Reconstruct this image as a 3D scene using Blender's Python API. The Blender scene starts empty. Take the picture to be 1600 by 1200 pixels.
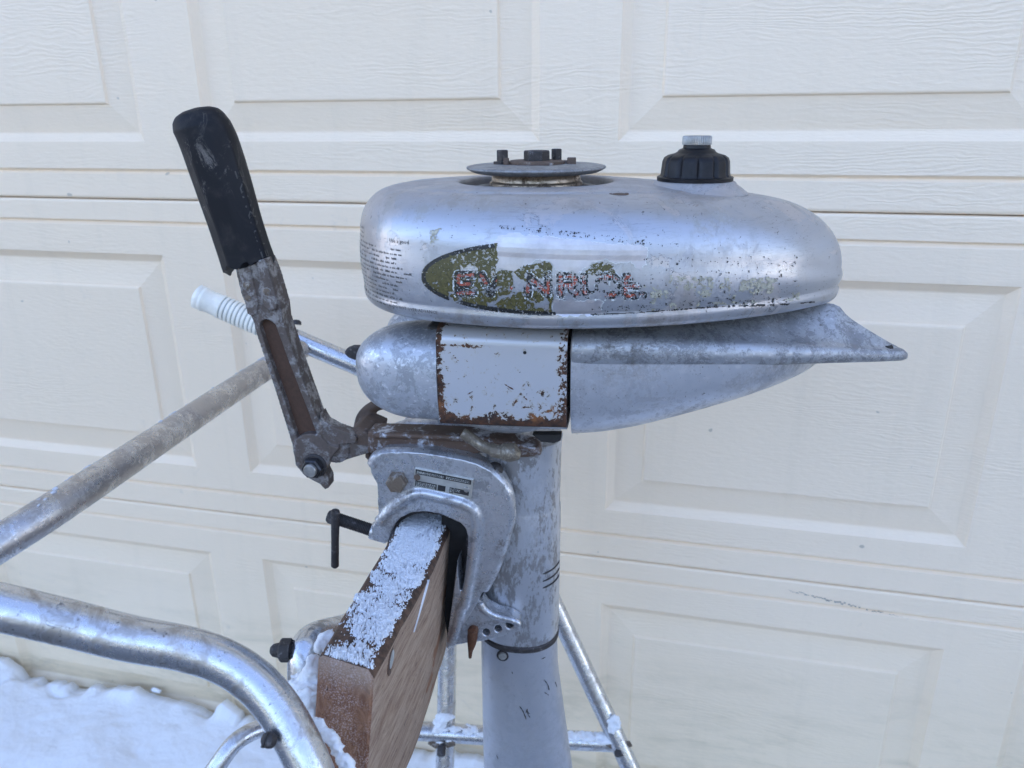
import bpy, bmesh, math, random
import numpy as np
from mathutils import Vector, Matrix
from mathutils.bvhtree import BVHTree

random.seed(7)
rng = np.random.default_rng(7)
S = bpy.context.scene
COL = S.collection
R = math.radians

# ------------------------------------------------------------------ camera
CAM_H = 1.20
F_PX = 1203.9                                   # focal length in photo pixels (1600 wide)
PITCH, YAW, ROLL = R(19.589), R(13.599), R(-0.559)
cam_d = bpy.data.cameras.new('camera')
cam = bpy.data.objects.new('camera', cam_d)
COL.objects.link(cam)
fw = Vector((-math.sin(YAW)*math.cos(PITCH), math.cos(YAW)*math.cos(PITCH), -math.sin(PITCH)))
rt0 = Vector((math.cos(YAW), math.sin(YAW), 0))
up0 = rt0.cross(fw)
rt = rt0*math.cos(ROLL) + up0*math.sin(ROLL)
up = up0*math.cos(ROLL) - rt0*math.sin(ROLL)
M = Matrix((rt, up, -fw)).transposed().to_4x4()
M.translation = (0, 0, CAM_H)
cam.matrix_world = M
cam_d.sensor_width = 36
cam_d.lens = 36*F_PX/1600
cam_d.clip_start = 0.01
cam_d.clip_end = 2000
cam_d.dof.use_dof = True
cam_d.dof.focus_distance = 0.60
cam_d.dof.aperture_fstop = 11
S.camera = cam

# ------------------------------------------------------------------ light
SUN_EL, SUN_AZ = R(22), R(18)                   # the sun stands behind the garage: open shade in front of the door
W = bpy.data.worlds.new('World')
S.world = W
W.use_nodes = True
wn = W.node_tree
wn.nodes.clear()
sky = wn.nodes.new('ShaderNodeTexSky')
sky.sky_type = 'NISHITA'
sky.sun_disc = False
sky.sun_elevation = SUN_EL
sky.sun_rotation = SUN_AZ
sky.altitude = 100
sky.air_density = 1.0
sky.dust_density = 1.5
sky.ozone_density = 2.5
bg = wn.nodes.new('ShaderNodeBackground')
bg.inputs['Strength'].default_value = 0.15
wo = wn.nodes.new('ShaderNodeOutputWorld')
tint = wn.nodes.new('ShaderNodeMix')             # cold white balance of a winter shade, over the whole sky
tint.data_type = 'RGBA'; tint.blend_type = 'MULTIPLY'; tint.inputs[0].default_value = 1
tint.inputs[7].default_value = (1.14, .968, .965, 1)
wn.links.new(sky.outputs[0], tint.inputs[6])
wn.links.new(tint.outputs[2], bg.inputs[0])
wn.links.new(bg.outputs[0], wo.inputs[0])
sun_d = bpy.data.lights.new('sun', 'SUN')
sun_d.energy = 4.0
sun_d.angle = R(0.5)
sun_d.color = (1.0, 0.93, 0.84)
sun = bpy.data.objects.new('sun', sun_d)
COL.objects.link(sun)
sd = Vector((math.sin(SUN_AZ)*math.cos(SUN_EL), math.cos(SUN_AZ)*math.cos(SUN_EL), math.sin(SUN_EL)))
sun.rotation_euler = sd.to_track_quat('Z', 'Y').to_euler()
sun.location = (0, 0, 30)

S.view_settings.view_transform = 'Standard'
S.view_settings.look = 'None'
S.view_settings.gamma = 1
S.view_settings.use_curve_mapping = False
S.view_settings.exposure = 2.55
S.cycles.use_denoising = True
S.cycles.max_bounces = 8
S.cycles.sample_clamp_indirect = 6

# ------------------------------------------------------------------ helpers
def tag(o, label=None, cat=None, kind=None, group=None):
    if label: o['label'] = label
    if cat: o['category'] = cat
    if kind: o['kind'] = kind
    if group: o['group'] = group
    return o

def empty(name, loc=(0, 0, 0), rz=0, parent=None):
    o = bpy.data.objects.new(name, None)
    COL.objects.link(o)
    o.location = loc
    o.rotation_euler = (0, 0, rz)
    o.empty_display_size = 0.05
    if parent: o.parent = parent
    return o

def link(name, me, mat=None, parent=None):
    o = bpy.data.objects.new(name, me)
    COL.objects.link(o)
    if mat is not None:
        for m in (mat if isinstance(mat, (list, tuple)) else [mat]):
            me.materials.append(m)
    if parent: o.parent = parent
    return o

def np_mesh(name, V, Q, smooth=True, mats=None):
    """quads (or triangles) as arrays -> mesh"""
    V = np.asarray(V, float); Q = np.asarray(Q, int)
    me = bpy.data.meshes.new(name)
    k = Q.shape[1]
    me.vertices.add(len(V)); me.vertices.foreach_set('co', V.ravel())
    me.loops.add(Q.size); me.loops.foreach_set('vertex_index', Q.ravel())
    me.polygons.add(len(Q))
    me.polygons.foreach_set('loop_start', np.arange(0, Q.size, k))
    me.polygons.foreach_set('loop_total', np.full(len(Q), k))
    me.polygons.foreach_set('use_smooth', np.full(len(Q), smooth))
    if mats is not None: me.polygons.foreach_set('material_index', np.asarray(mats, int))
    me.update(); me.validate()
    return me

class MB:
    """collects shapes into one mesh"""
    def __init__(s): s.v = []; s.f = []
    def add(s, v, f):
        n = len(s.v); s.v += [tuple(map(float, p)) for p in v]; s.f += [tuple(i+n for i in q) for q in f]
        return s
    def loft(s, rings, close=True, cap0=True, cap1=True):
        n = len(rings[0]); v = [p for r in rings for p in r]; f = []
        for i in range(len(rings)-1):
            for j in range(n if close else n-1):
                k = (j+1) % n
                f.append((i*n+j, i*n+k, (i+1)*n+k, (i+1)*n+j))
        if cap0: f.append(tuple(reversed(range(n))))
        if cap1: f.append(tuple((len(rings)-1)*n+j for j in range(n)))
        return s.add(v, f)
    def tube(s, pts, r, seg=16, cap=True):
        pts = [Vector(p) for p in pts]; rr = r if isinstance(r, (list, tuple)) else [r]*len(pts)
        t0 = (pts[1]-pts[0]).normalized()
        a = Vector((0, 0, 1)) if abs(t0.z) < .9 else Vector((1, 0, 0))
        n = (a - t0*a.dot(t0)).normalized(); rings = []
        for i, p in enumerate(pts):
            t = (pts[min(i+1, len(pts)-1)] - pts[max(i-1, 0)]).normalized()
            n = (n - t*n.dot(t)).normalized(); b = t.cross(n)
            rings.append([p + (n*math.cos(2*math.pi*k/seg) + b*math.sin(2*math.pi*k/seg))*rr[i] for k in range(seg)])
        return s.loft(rings, True, cap, cap)
    def lathe(s, prof, origin, axis=(0, 0, 1), seg=32, flat=None):
        """prof = [(radius, height)] about axis"""
        ax = Vector(axis).normalized()
        a = Vector((1, 0, 0)) if abs(ax.x) < .9 else Vector((0, 1, 0))
        n = (a - ax*a.dot(ax)).normalized(); b = ax.cross(n); o = Vector(origin); rings = []
        for r_, h in prof:
            rings.append([o + ax*h + (n*math.cos(2*math.pi*k/seg) + b*math.sin(2*math.pi*k/seg))*max(r_, 1e-5) for k in range(seg)])
        return s.loft(rings)
    def box(s, c, d, rot=None):
        c = Vector(c); v = []
        for x in (-1, 1):
            for y in (-1, 1):
                for z in (-1, 1):
                    q = Vector((x*d[0]/2, y*d[1]/2, z*d[2]/2))
                    if rot: q = rot @ q
                    v.append(c+q)
        return s.add(v, [(0, 1, 3, 2), (4, 6, 7, 5), (0, 4, 5, 1), (2, 3, 7, 6), (0, 2, 6, 4), (1, 5, 7, 3)])
    def prism(s, outline, y0, y1, holes=()):
        """outline [(x, z)] extruded along local y from y0 to y1 (with real holes)"""
        bm = bmesh.new(); es = []
        for lp in [outline]+list(holes):
            vs = [bm.verts.new((p[0], y0, p[1])) for p in lp]
            es += [bm.edges.new((vs[i], vs[(i+1) % len(vs)])) for i in range(len(vs))]
        if holes: bmesh.ops.triangle_fill(bm, edges=es, use_beauty=True)
        else: bm.faces.new([v for v in bm.verts])
        g = bmesh.ops.extrude_face_region(bm, geom=bm.faces[:])
        bmesh.ops.translate(bm, verts=[e for e in g['geom'] if isinstance(e, bmesh.types.BMVert)], vec=(0, y1-y0, 0))
        bmesh.ops.recalc_face_normals(bm, faces=bm.faces[:])
        bm.verts.index_update()
        s.add([v.co[:] for v in bm.verts], [tuple(v.index for v in f.verts) for f in bm.faces]); bm.free()
        return s
    def build(s, name, mat, parent=None, bevel=0, seg=2, smooth=True, remesh=0, relax=0, sharp=40):
        me = bpy.data.meshes.new(name)
        me.from_pydata(s.v, [], s.f)
        bm = bmesh.new(); bm.from_mesh(me)
        bmesh.ops.recalc_face_normals(bm, faces=bm.faces[:]); bm.to_mesh(me); bm.free()
        me.polygons.foreach_set('use_smooth', [smooth]*len(me.polygons))
        if smooth and not remesh: me.set_sharp_from_angle(angle=R(sharp))
        o = link(name, me, mat, parent)
        if remesh:
            m = o.modifiers.new('r', 'REMESH'); m.mode = 'VOXEL'; m.voxel_size = remesh; m.use_smooth_shade = True
            if relax:
                m = o.modifiers.new('s', 'SMOOTH'); m.iterations = relax; m.factor = .5
        elif bevel:
            m = o.modifiers.new('b', 'BEVEL'); m.width = bevel; m.segments = seg; m.limit_method = 'ANGLE'; m.angle_limit = R(35)
            m.harden_normals = False
            m = o.modifiers.new('n', 'WEIGHTED_NORMAL'); m.keep_sharp = False
        return o

def crom(pts, n=8, closed=False):
    """Catmull-Rom through points (any dimension)"""
    P = [np.array(p, float) for p in pts]; out = []; N = len(P)
    for i in range(N if closed else N-1):
        if closed: a, b, c, d = P[i-1], P[i], P[(i+1) % N], P[(i+2) % N]
        else: a, b, c, d = P[max(i-1, 0)], P[i], P[i+1], P[min(i+2, N-1)]
        for k in range(n):
            t = k/n
            out.append(.5*((2*b)+(c-a)*t+(2*a-5*b+4*c-d)*t*t+(3*b-a-3*c+d)*t**3))
    if not closed: out.append(P[-1])
    return out

def vnoise(x, y, seed=0):
    """value noise on arrays, range 0..1"""
    g = np.random.default_rng(seed).random((256, 256))
    xi = np.floor(x).astype(int); yi = np.floor(y).astype(int); fx = x-xi; fy = y-yi
    fx = fx*fx*(3-2*fx); fy = fy*fy*(3-2*fy)
    a = g[yi % 256, xi % 256]; b = g[yi % 256, (xi+1) % 256]; c = g[(yi+1) % 256, xi % 256]; d = g[(yi+1) % 256, (xi+1) % 256]
    return (a*(1-fx)+b*fx)*(1-fy)+(c*(1-fx)+d*fx)*fy
def fbm(x, y, oct=4, seed=0, gain=.5):
    s = 0; a = 1; t = 0
    for o in range(oct):
        s = s+a*vnoise(x*2**o+17.3*o, y*2**o+9.1*o, seed+o); t += a; a *= gain
    return s/t

# a photo measurement -> a point in the place, at its own measured distance
C0 = Vector((0, 0, CAM_H))
def sight(px, py): return fw*F_PX + rt*(px-800) + up*(600-py)
def at_depth(px, py, d): return C0 + sight(px, py)*(d/F_PX)
def at_y(px, py, Y): v = sight(px, py); return C0 + v*(Y/v.y)

# motor frame: x = fore/aft, y = away from the viewer, z = up; origin on the middle plane of the motor
MYAW = R(5.0)
MO = at_y(812, 690, 0.640)
RZ = Matrix.Rotation(-MYAW, 3, 'Z')
MC = RZ @ (C0 - MO)
def mp(px, py, off=0.0):
    """a photo measurement on the plane y = off of the motor, in motor metres"""
    d = RZ @ sight(px, py); return MC + d*((off-MC.y)/d.y)
def mxz(pts, off=0.0): return [(q.x, q.z) for q in (mp(a, b, off) for a, b in pts)]

# ------------------------------------------------------------------ materials
class NT:
    def __init__(s, name):
        s.m = bpy.data.materials.new(name); s.m.use_nodes = True; s.t = s.m.node_tree; s.t.nodes.clear()
        s.out = s.t.nodes.new('ShaderNodeOutputMaterial'); s.p = s.t.nodes.new('ShaderNodeBsdfPrincipled')
        s.t.links.new(s.p.outputs[0], s.out.inputs[0])
        s.co = s.t.nodes.new('ShaderNodeTexCoord').outputs['Object']
    def set(s, sock, val):
        i = s.p.inputs[sock] if isinstance(sock, str) else sock
        if hasattr(val, 'is_output'): s.t.links.new(val, i)
        elif isinstance(val, (tuple, list)) and len(val) == 3 and i.type == 'RGBA': i.default_value = (*val, 1)
        else: i.default_value = val
    def scale(s, sc, src=None):
        n = s.t.nodes.new('ShaderNodeMapping'); s.set(n.inputs['Vector'], src or s.co); n.inputs['Scale'].default_value = sc
        return n.outputs[0]
    def noise(s, sc, detail=4, rough=.6, vec=None, dist=0, off=0):
        n = s.t.nodes.new('ShaderNodeTexNoise'); v = vec or s.co
        if off:
            a = s.t.nodes.new('ShaderNodeVectorMath'); s.set(a.inputs[0], v); a.inputs[1].default_value = (off, off*1.7, off*.6); v = a.outputs[0]
        s.set(n.inputs['Vector'], v); n.inputs['Scale'].default_value = sc; n.inputs['Detail'].default_value = detail
        n.inputs['Roughness'].default_value = rough; n.inputs['Distortion'].default_value = dist
        return n.outputs[0]
    def vor(s, sc, feature='DISTANCE_TO_EDGE', vec=None):
        n = s.t.nodes.new('ShaderNodeTexVoronoi'); n.feature = feature; s.set(n.inputs['Vector'], vec or s.co); n.inputs['Scale'].default_value = sc
        return n.outputs[0]
    def ramp(s, f, a, b, lo=0., hi=1.):
        n = s.t.nodes.new('ShaderNodeMapRange'); s.set(n.inputs['Value'], f)
        n.inputs['From Min'].default_value = a; n.inputs['From Max'].default_value = b; n.inputs['To Min'].default_value = lo; n.inputs['To Max'].default_value = hi
        n.interpolation_type = 'SMOOTHSTEP'
        return n.outputs[0]
    def math(s, op, a, b=0., c=None):
        n = s.t.nodes.new('ShaderNodeMath'); n.operation = op; s.set(n.inputs[0], a); s.set(n.inputs[1], b)
        if c is not None: s.set(n.inputs[2], c)
        return n.outputs[0]
    def mix(s, f, a, b):
        n = s.t.nodes.new('ShaderNodeMix'); n.data_type = 'RGBA'; s.set(n.inputs[0], f); s.set(n.inputs[6], a); s.set(n.inputs[7], b)
        return n.outputs[2]
    def axis(s, k, src=None):
        n = s.t.nodes.new('ShaderNodeSeparateXYZ'); s.set(n.inputs[0], src or s.co); return n.outputs[k]
    def normal(s): return s.t.nodes.new('ShaderNodeNewGeometry').outputs['Normal']
    def bump(s, h, strength=.3, dist=.001, nrm=None):
        n = s.t.nodes.new('ShaderNodeBump'); s.set(n.inputs['Height'], h); n.inputs['Strength'].default_value = strength; n.inputs['Distance'].default_value = dist
        if nrm is not None: s.t.links.new(nrm, n.inputs['Normal'])
        s.t.links.new(n.outputs[0], s.p.inputs['Normal']); return n.outputs[0]

def m_metal(name, base, bare, metal=.7, rough=.38, patch=28, cover=.5, dirt=.3, speck=.35, bumpy=.15, dirtc=(.16, .14, .12), stretch=(1, 1, 1), edge=.05, white=.0):
    """old silver paint over cast alloy: chalky two-tone wear broken up by fine pitting, dark specks and grime; cover = share left painted"""
    n = NT(name); v = n.scale(stretch)
    a = n.noise(patch, 12, .70, v, 1.0); b = n.noise(patch*9, 6, .75, v, off=3)
    f = n.math('ADD', a, n.math('MULTIPLY', n.math('SUBTRACT', b, .5), .55))
    lo = .5+(cover-.5)*.34
    msk = n.ramp(f, lo-edge, lo+edge)
    c = n.mix(msk, base, bare)
    c = n.mix(n.ramp(n.noise(9, 4, .6, v, off=7), .36, .68, 0, .30), c, tuple(x*.68 for x in base))
    if white: c = n.mix(n.ramp(n.math('ADD', n.noise(patch*2.2, 11, .74, v, 1.2, off=17), n.math('MULTIPLY', n.math('SUBTRACT', b, .5), .6)), .56, .66, 0, white), c, (.74, .75, .78))
    d = n.math('MULTIPLY', n.ramp(n.noise(52, 11, .78, v, off=11), .46, .62), n.ramp(n.noise(12, 3, .55, off=5), .40, .66))
    d = n.math('MULTIPLY', d, dirt)
    c = n.mix(d, c, dirtc)
    sp = n.ramp(n.noise(390, 4, .65, off=2), .635, .70, 0, speck)
    c = n.mix(sp, c, (.085, .07, .06))
    n.set('Base Color', c)
    n.set('Metallic', n.math('SUBTRACT', metal, n.math('MULTIPLY', n.math('MAXIMUM', d, sp), .7)))
    n.set('Roughness', n.math('ADD', n.ramp(msk, 0, 1, rough, rough+.10), n.math('ADD', n.math('MULTIPLY', d, .3), n.ramp(n.noise(150, 6, .7, off=4), .3, .7, -.06, .08))))
    n.bump(n.math('ADD', n.math('MULTIPLY', msk, -.3), n.math('ADD', n.math('MULTIPLY', n.noise(260, 7, .7, off=1), 1.0), n.math('MULTIPLY', n.noise(30, 4, .55, off=6), 1.6))), bumpy, .0006)
    return n.m

def mk_tank():
    n = NT('tank_silver_paint')
    a = n.noise(13, 10, .66, dist=1.1); a2 = n.noise(34, 9, .7, dist=.8, off=6)
    pm = n.ramp(a, .535, .55); pm2 = n.ramp(a2, .60, .62)
    c = n.mix(pm, (.455, .465, .49), (.52, .50, .50))
    c = n.mix(n.math('MULTIPLY', pm2, .8), c, (.40, .41, .44))
    rimm = n.math('MULTIPLY', n.ramp(n.math('ABSOLUTE', n.math('SUBTRACT', a, .535)), 0, .006, 1, 0), n.ramp(n.noise(50, 4, .6, off=2), .46, .58))
    c = n.mix(n.math('MULTIPLY', rimm, .75), c, (.12, .11, .10))
    z = n.axis(2)
    top = n.math('MULTIPLY', n.ramp(z, .214, .2345), n.ramp(n.noise(30, 9, .72, off=8), .30, .66, .25, .85))
    c = n.mix(top, c, (.34, .31, .29))
    gr = n.math('MULTIPLY', n.ramp(n.noise(48, 10, .76, off=11), .50, .62), n.ramp(n.noise(9, 3, .5, off=5), .42, .66))
    c = n.mix(n.math('MULTIPLY', gr, .6), c, (.30, .265, .20))
    low = n.math('MULTIPLY', n.ramp(z, .142, .160, 1, 0), n.ramp(n.noise(40, 9, .75, off=14), .48, .64))
    c = n.mix(n.math('MULTIPLY', low, .7), c, (.26, .21, .16))
    hs = n.noise(60, 3, .5, n.scale((.25, 1, 9)), .3, off=31)                     # fine handling scratches, mostly lengthways
    hsl = n.math('MULTIPLY', n.ramp(n.math('ABSOLUTE', n.math('SUBTRACT', hs, .5)), 0, .012, 1, 0), n.ramp(n.noise(12, 4, .6, off=41), .46, .60))
    c = n.mix(n.math('MULTIPLY', hsl, .55), c, (.22, .21, .21))
    stn = n.math('MULTIPLY', n.ramp(n.noise(20, 8, .7, n.scale((1.6, 1.6, .5)), off=51), .52, .68), n.ramp(n.noise(6, 2, .5, off=53), .40, .62))
    c = n.mix(n.math('MULTIPLY', stn, .45), c, (.25, .225, .19))
    sp = n.ramp(n.noise(330, 4, .65, off=2), .645, .70, 0, .8)
    c = n.mix(sp, c, (.07, .06, .05))
    n.set('Base Color', c)
    n.set('Metallic', n.math('SUBTRACT', .74, n.math('MULTIPLY', n.math('MAXIMUM', n.math('MAXIMUM', top, gr), sp), .55)))
    st = n.noise(26, 7, .7, n.scale((.5, 1, 2.5)), off=3)
    n.set('Roughness', n.math('ADD', n.math('ADD', n.ramp(st, .3, .7, .27, .46), n.math('MULTIPLY', n.math('MAXIMUM', top, gr), .22)), n.math('MULTIPLY', pm2, .06)))
    n.bump(n.math('ADD', n.math('ADD', n.math('MULTIPLY', pm, -.35), n.math('MULTIPLY', pm2, -.2)), n.math('ADD', n.math('MULTIPLY', n.noise(260, 5, .65, off=1), .45), n.math('MULTIPLY', n.noise(22, 4, .55, off=6), 2.2))), .22, .0007)
    return n.m
mat_tank = mk_tank()
mat_pod = m_metal('pod_cast_alloy', (.47, .485, .515), (.33, .34, .36), .58, .38, 30, .52, .45, .5, .35, white=.85, edge=.025)
mat_tail = m_metal('tail_alloy', (.58, .59, .62), (.47, .475, .50), .64, .36, 30, .60, .75, 1.0, .22, (.15, .125, .10), white=.35, edge=.03)
mat_handle = m_metal('handle_cast_alloy', (.43, .44, .46), (.28, .285, .295), .70, .42, 48, .52, .8, .9, .6, (.11, .10, .09), white=.55, edge=.03)
mat_clamp = m_metal('clamp_cast_alloy', (.58, .585, .60), (.36, .36, .37), .78, .29, 28, .66, 1.0, .7, .35, (.085, .06, .045), white=.3, edge=.03)
mat_leg = m_metal('leg_silver_paint', (.55, .56, .585), (.29, .28, .275), .62, .33, 22, .57, .55, .5, .2, stretch=(1.3, 1.3, .55), edge=.03)
mat_lower = m_metal('lower_leg_paint', (.45, .46, .49), (.41, .42, .45), .55, .40, 16, .6, .25, .35, .14)
mat_plate = m_metal('bare_wheel_plate', (.34, .34, .34), (.26, .255, .25), .7, .5, 60, .5, .6, .8, .5)
mat_bar2 = m_metal('dull_oxidised_tube', (.60, .58, .56), (.46, .43, .41), .9, .24, 40, .5, .5, .8, .35, (.17, .14, .12))

def m_rusty(name, rust, metal_c, amount, scale=40, rough=.55, metal=.5):
    n = NT(name)
    a = n.math('ADD', n.noise(scale, 8, .68, dist=.4), n.math('MULTIPLY', n.noise(scale*7, 4, .7, off=5), .25))
    k = n.ramp(a, amount, amount+.16)
    c2 = n.mix(n.noise(scale*3, 5, .7, off=9), tuple(x*.55 for x in rust), tuple(min(1, x*1.6) for x in rust))
    n.set('Base Color', n.mix(k, c2, metal_c))
    n.set('Metallic', n.ramp(k, 0, 1, .15, metal)); n.set('Roughness', n.ramp(k, 0, 1, rough+.15, rough-.1))
    n.bump(n.math('ADD', n.noise(scale*8, 5, .65), n.math('MULTIPLY', k, .4)), .3, .0006)
    return n.m
mat_brown = m_rusty('browned_casting', (.105, .070, .050), (.36, .34, .33), .68, 45)
mat_web = m_rusty('brown_web', (.085, .045, .028), (.30, .22, .17), .80, 70)
mat_tiller = m_rusty('worn_tiller_alloy', (.105, .080, .065), (.33, .315, .305), .595, 85, .5, .7)
mat_bar = m_rusty('steering_bar_paint', (.10, .062, .042), (.56, .57, .60), .62, 55, .5, .55)
mat_bolt = m_rusty('rusty_bolt', (.13, .095, .065), (.38, .36, .33), .62, 160, .45, .8)
mat_dark = m_rusty('dark_steel', (.035, .030, .028), (.16, .15, .15), .66, 150, .45, .7)
mat_rust = m_rusty('red_rust', (.10, .042, .02), (.16, .08, .045), .60, 150, .8, .1)

def m_plain(name, c, rough=.5, metal=0., sc=120, var=.25, b=.15, bd=.0004, spec=.5):
    n = NT(name)
    n.set('Base Color', n.mix(n.ramp(n.noise(sc, 6, .65), .3, .7), tuple(x*(1-var) for x in c), tuple(min(1, x*(1+var)) for x in c)))
    n.set('Roughness', n.ramp(n.noise(sc*.6, 4, .6, off=3), .3, .7, max(0, rough-.08), rough+.08)); n.set('Metallic', metal)
    n.set('Specular IOR Level', spec)
    n.bump(n.noise(sc*3, 4, .6, off=1), b, bd)
    return n.m
mat_black = m_plain('black_bakelite', (.010, .009, .010), .42, 0, 90, .5, spec=.3)
mat_void = m_plain('shade_black', (.02, .018, .017), .7)
mat_knurl = m_plain('dull_nickel', (.50, .49, .46), .42, .9)
mat_gripwhite = m_plain('white_grip_plastic', (.90, .85, .73), .45, 0, 60, .08)
mat_gripgroove = m_plain('grip_groove_grey', (.33, .35, .34), .7, 0, 60, .3)  # darker grey for the rings in the grip's grooves

def mk_rubber():
    n = NT('worn_black_rubber')
    a = n.noise(22, 7, .65, dist=.5)
    c = n.mix(n.ramp(a, .52, .72, 0, .75), (.010, .010, .012), (.055, .048, .042))
    c = n.mix(n.math('MULTIPLY', n.ramp(n.noise(60, 10, .78, n.scale((1, 1, .45)), 1.5, off=4), .54, .66, 0, .75), n.ramp(n.noise(16, 3, .5, off=14), .42, .62)), c, (.19, .17, .15))
    n.set('Base Color', c); n.set('Roughness', n.ramp(a, .3, .7, .42, .62)); n.set('Specular IOR Level', .22)
    n.bump(n.noise(260, 5, .65), .25, .0005); return n.m
mat_rubber = mk_rubber()

def mk_tube():
    n = NT('weathered_aluminium_tube')
    st = n.scale((1, 1, 1))
    a = n.noise(55, 9, .7, st, .8)
    scr = n.ramp(n.math('ABSOLUTE', n.math('SUBTRACT', n.noise(70, 3, .5, dist=1.5, off=3), .5)), .0, .006, 1, 0)
    scr = n.math('MULTIPLY', scr, n.ramp(n.noise(30, 3, .5, off=13), .50, .60))
    s2 = n.ramp(n.math('ABSOLUTE', n.math('SUBTRACT', n.noise(160, 2, .5, n.scale((1, 1, 2)), 2.5, off=23), .5)), 0, .010, 1, 0)
    scr = n.math('MAXIMUM', scr, n.math('MULTIPLY', s2, n.ramp(n.noise(45, 3, .5, off=33), .50, .58, 0, .9)))
    d = n.ramp(a, .50, .64, 0, .8)
    sp = n.ramp(n.noise(240, 5, .72, off=8), .60, .68, 0, .8)
    c = n.mix(d, (.62, .63, .65), (.40, .37, .34))
    c = n.mix(n.math('MAXIMUM', sp, n.math('MULTIPLY', scr, .7)), c, (.07, .06, .055))
    n.set('Base Color', c); n.set('Metallic', n.ramp(sp, 0, 1, .95, .4)); n.set('Roughness', n.math('ADD', n.ramp(a, .35, .7, .18, .40), n.math('MULTIPLY', sp, .3)))
    n.bump(n.math('ADD', n.math('MULTIPLY', a, 1.2), n.math('ADD', n.noise(300, 5, .6, off=2), scr)), .22, .0006); return n.m
mat_tube = mk_tube()

def mk_door():
    n = NT('cream_embossed_steel')
    P = n.t.nodes.new('ShaderNodeNewGeometry').outputs['Position']
    # pressed wood grain: long wavering ridges, strong in some places and faint in others
    warp = n.noise(2.2, 3, .55, n.scale((1.0, 1, 5.0), P))
    zz = n.math('ADD', n.axis(2, P), n.math('MULTIPLY', warp, .10))
    fine = n.noise(9, 3, .6, n.scale((3.0, 1, 10), P), off=3)
    ridge = n.math('SINE', n.math('MULTIPLY', n.math('ADD', zz, n.math('MULTIPLY', fine, .016)), 1080))
    gm = n.ramp(n.noise(3.4, 4, .6, n.scale((.55, 1, 2.4), P), off=2), .44, .66)
    g = n.noise(150, 4, .6, n.scale((.45, 1, 1.5), P), .3)
    h = n.math('ADD', n.math('MULTIPLY', ridge, n.math('MULTIPLY_ADD', gm, .21, .012)), n.math('MULTIPLY', g, 1.0))
    z = n.axis(2, P)
    gr = n.math('MULTIPLY', n.ramp(z, .10, .48, 1, 0), n.ramp(n.noise(9, 9, .72, n.scale((.55, 1, 2.6), P), .4), .42, .72))
    c = n.mix(n.ramp(n.noise(1.3, 3, .5, P, off=5), .35, .65), DOOR_A, DOOR_B)
    c = n.mix(n.ramp(z, .0, .6, .35, 0), c, (.60, .52, .33))
    c = n.mix(n.math('MULTIPLY', gr, .55), c, (.36, .31, .19))
    st = n.ramp(n.noise(7, 7, .7, n.scale((2.6, 1, .22), P), off=12), .50, .72, 0, .08)
    c = n.mix(st, c, (.46, .40, .29))
    sm = n.math('MULTIPLY', n.ramp(n.noise(16, 4, .6, P, .8, off=19), .64, .76), n.ramp(n.noise(2.2, 2, .5, P, off=29), .52, .62, 0, .35))
    c = n.mix(sm, c, (.42, .38, .34))
    sp = n.ramp(n.noise(38, 2, .5, P, off=9), .755, .775, 0, .55)
    c = n.mix(sp, c, (.30, .27, .22))
    n.set('Base Color', c); n.set('Roughness', .48); n.set('Specular IOR Level', .4)
    n.bump(h, .62, .0012); return n.m
DOOR_A, DOOR_B = (.875, .705, .505), (.89, .73, .54)
mat_door = mk_door()
mat_seal = m_plain('dark_door_gap', (.22, .20, .17), .8)

def mk_wood(name, end=False):
    n = NT(name)
    v = n.scale((26, 2.2, 26)) if not end else n.scale((30, 30, 14))
    a = n.noise(3.5, 9, .74, v, 2.2); b = n.noise(16, 8, .76, v, 1.4, off=4)
    if not end:
        c = n.mix(n.ramp(a, .3, .7), (.23, .145, .098), (.46, .345, .25))
        c = n.mix(n.ramp(b, .54, .66, 0, .85), c, (.075, .042, .028))
        c = n.mix(n.ramp(n.noise(26, 4, .6, n.scale((1, .28, 1)), .6, off=8), .62, .66, 0, .8), c, (.22, .085, .032))
    else:
        c = n.mix(n.ramp(a, .3, .72), (.14, .060, .033), (.30, .155, .085))
        c = n.mix(n.ramp(n.axis(2), -.022, -.002, 0, .7), c, (.34, .25, .18))
        fr = n.math('MULTIPLY', n.ramp(n.noise(900, 3, .7, off=2), .50, .60), n.ramp(n.noise(34, 5, .6, off=6), .40, .62, .05, .62))
        c = n.mix(fr, c, (.50, .40, .37))
        c = n.mix(n.ramp(n.noise(330, 4, .7, off=3), .63, .70, 0, .8), c, (.03, .02, .016))
    n.set('Base Color', c); n.set('Roughness', .75); n.set('Specular IOR Level', .25)
    n.bump(n.math('ADD', a, n.math('MULTIPLY', b, .7)), .5, .0012); return n.m
mat_wood, mat_wend = mk_wood('weathered_board'), mk_wood('board_end_grain', True)
mat_wtop = m_plain('wet_dark_wood', (.085, .045, .026), .7, 0, 160, .6, .4, .0008)

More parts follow.
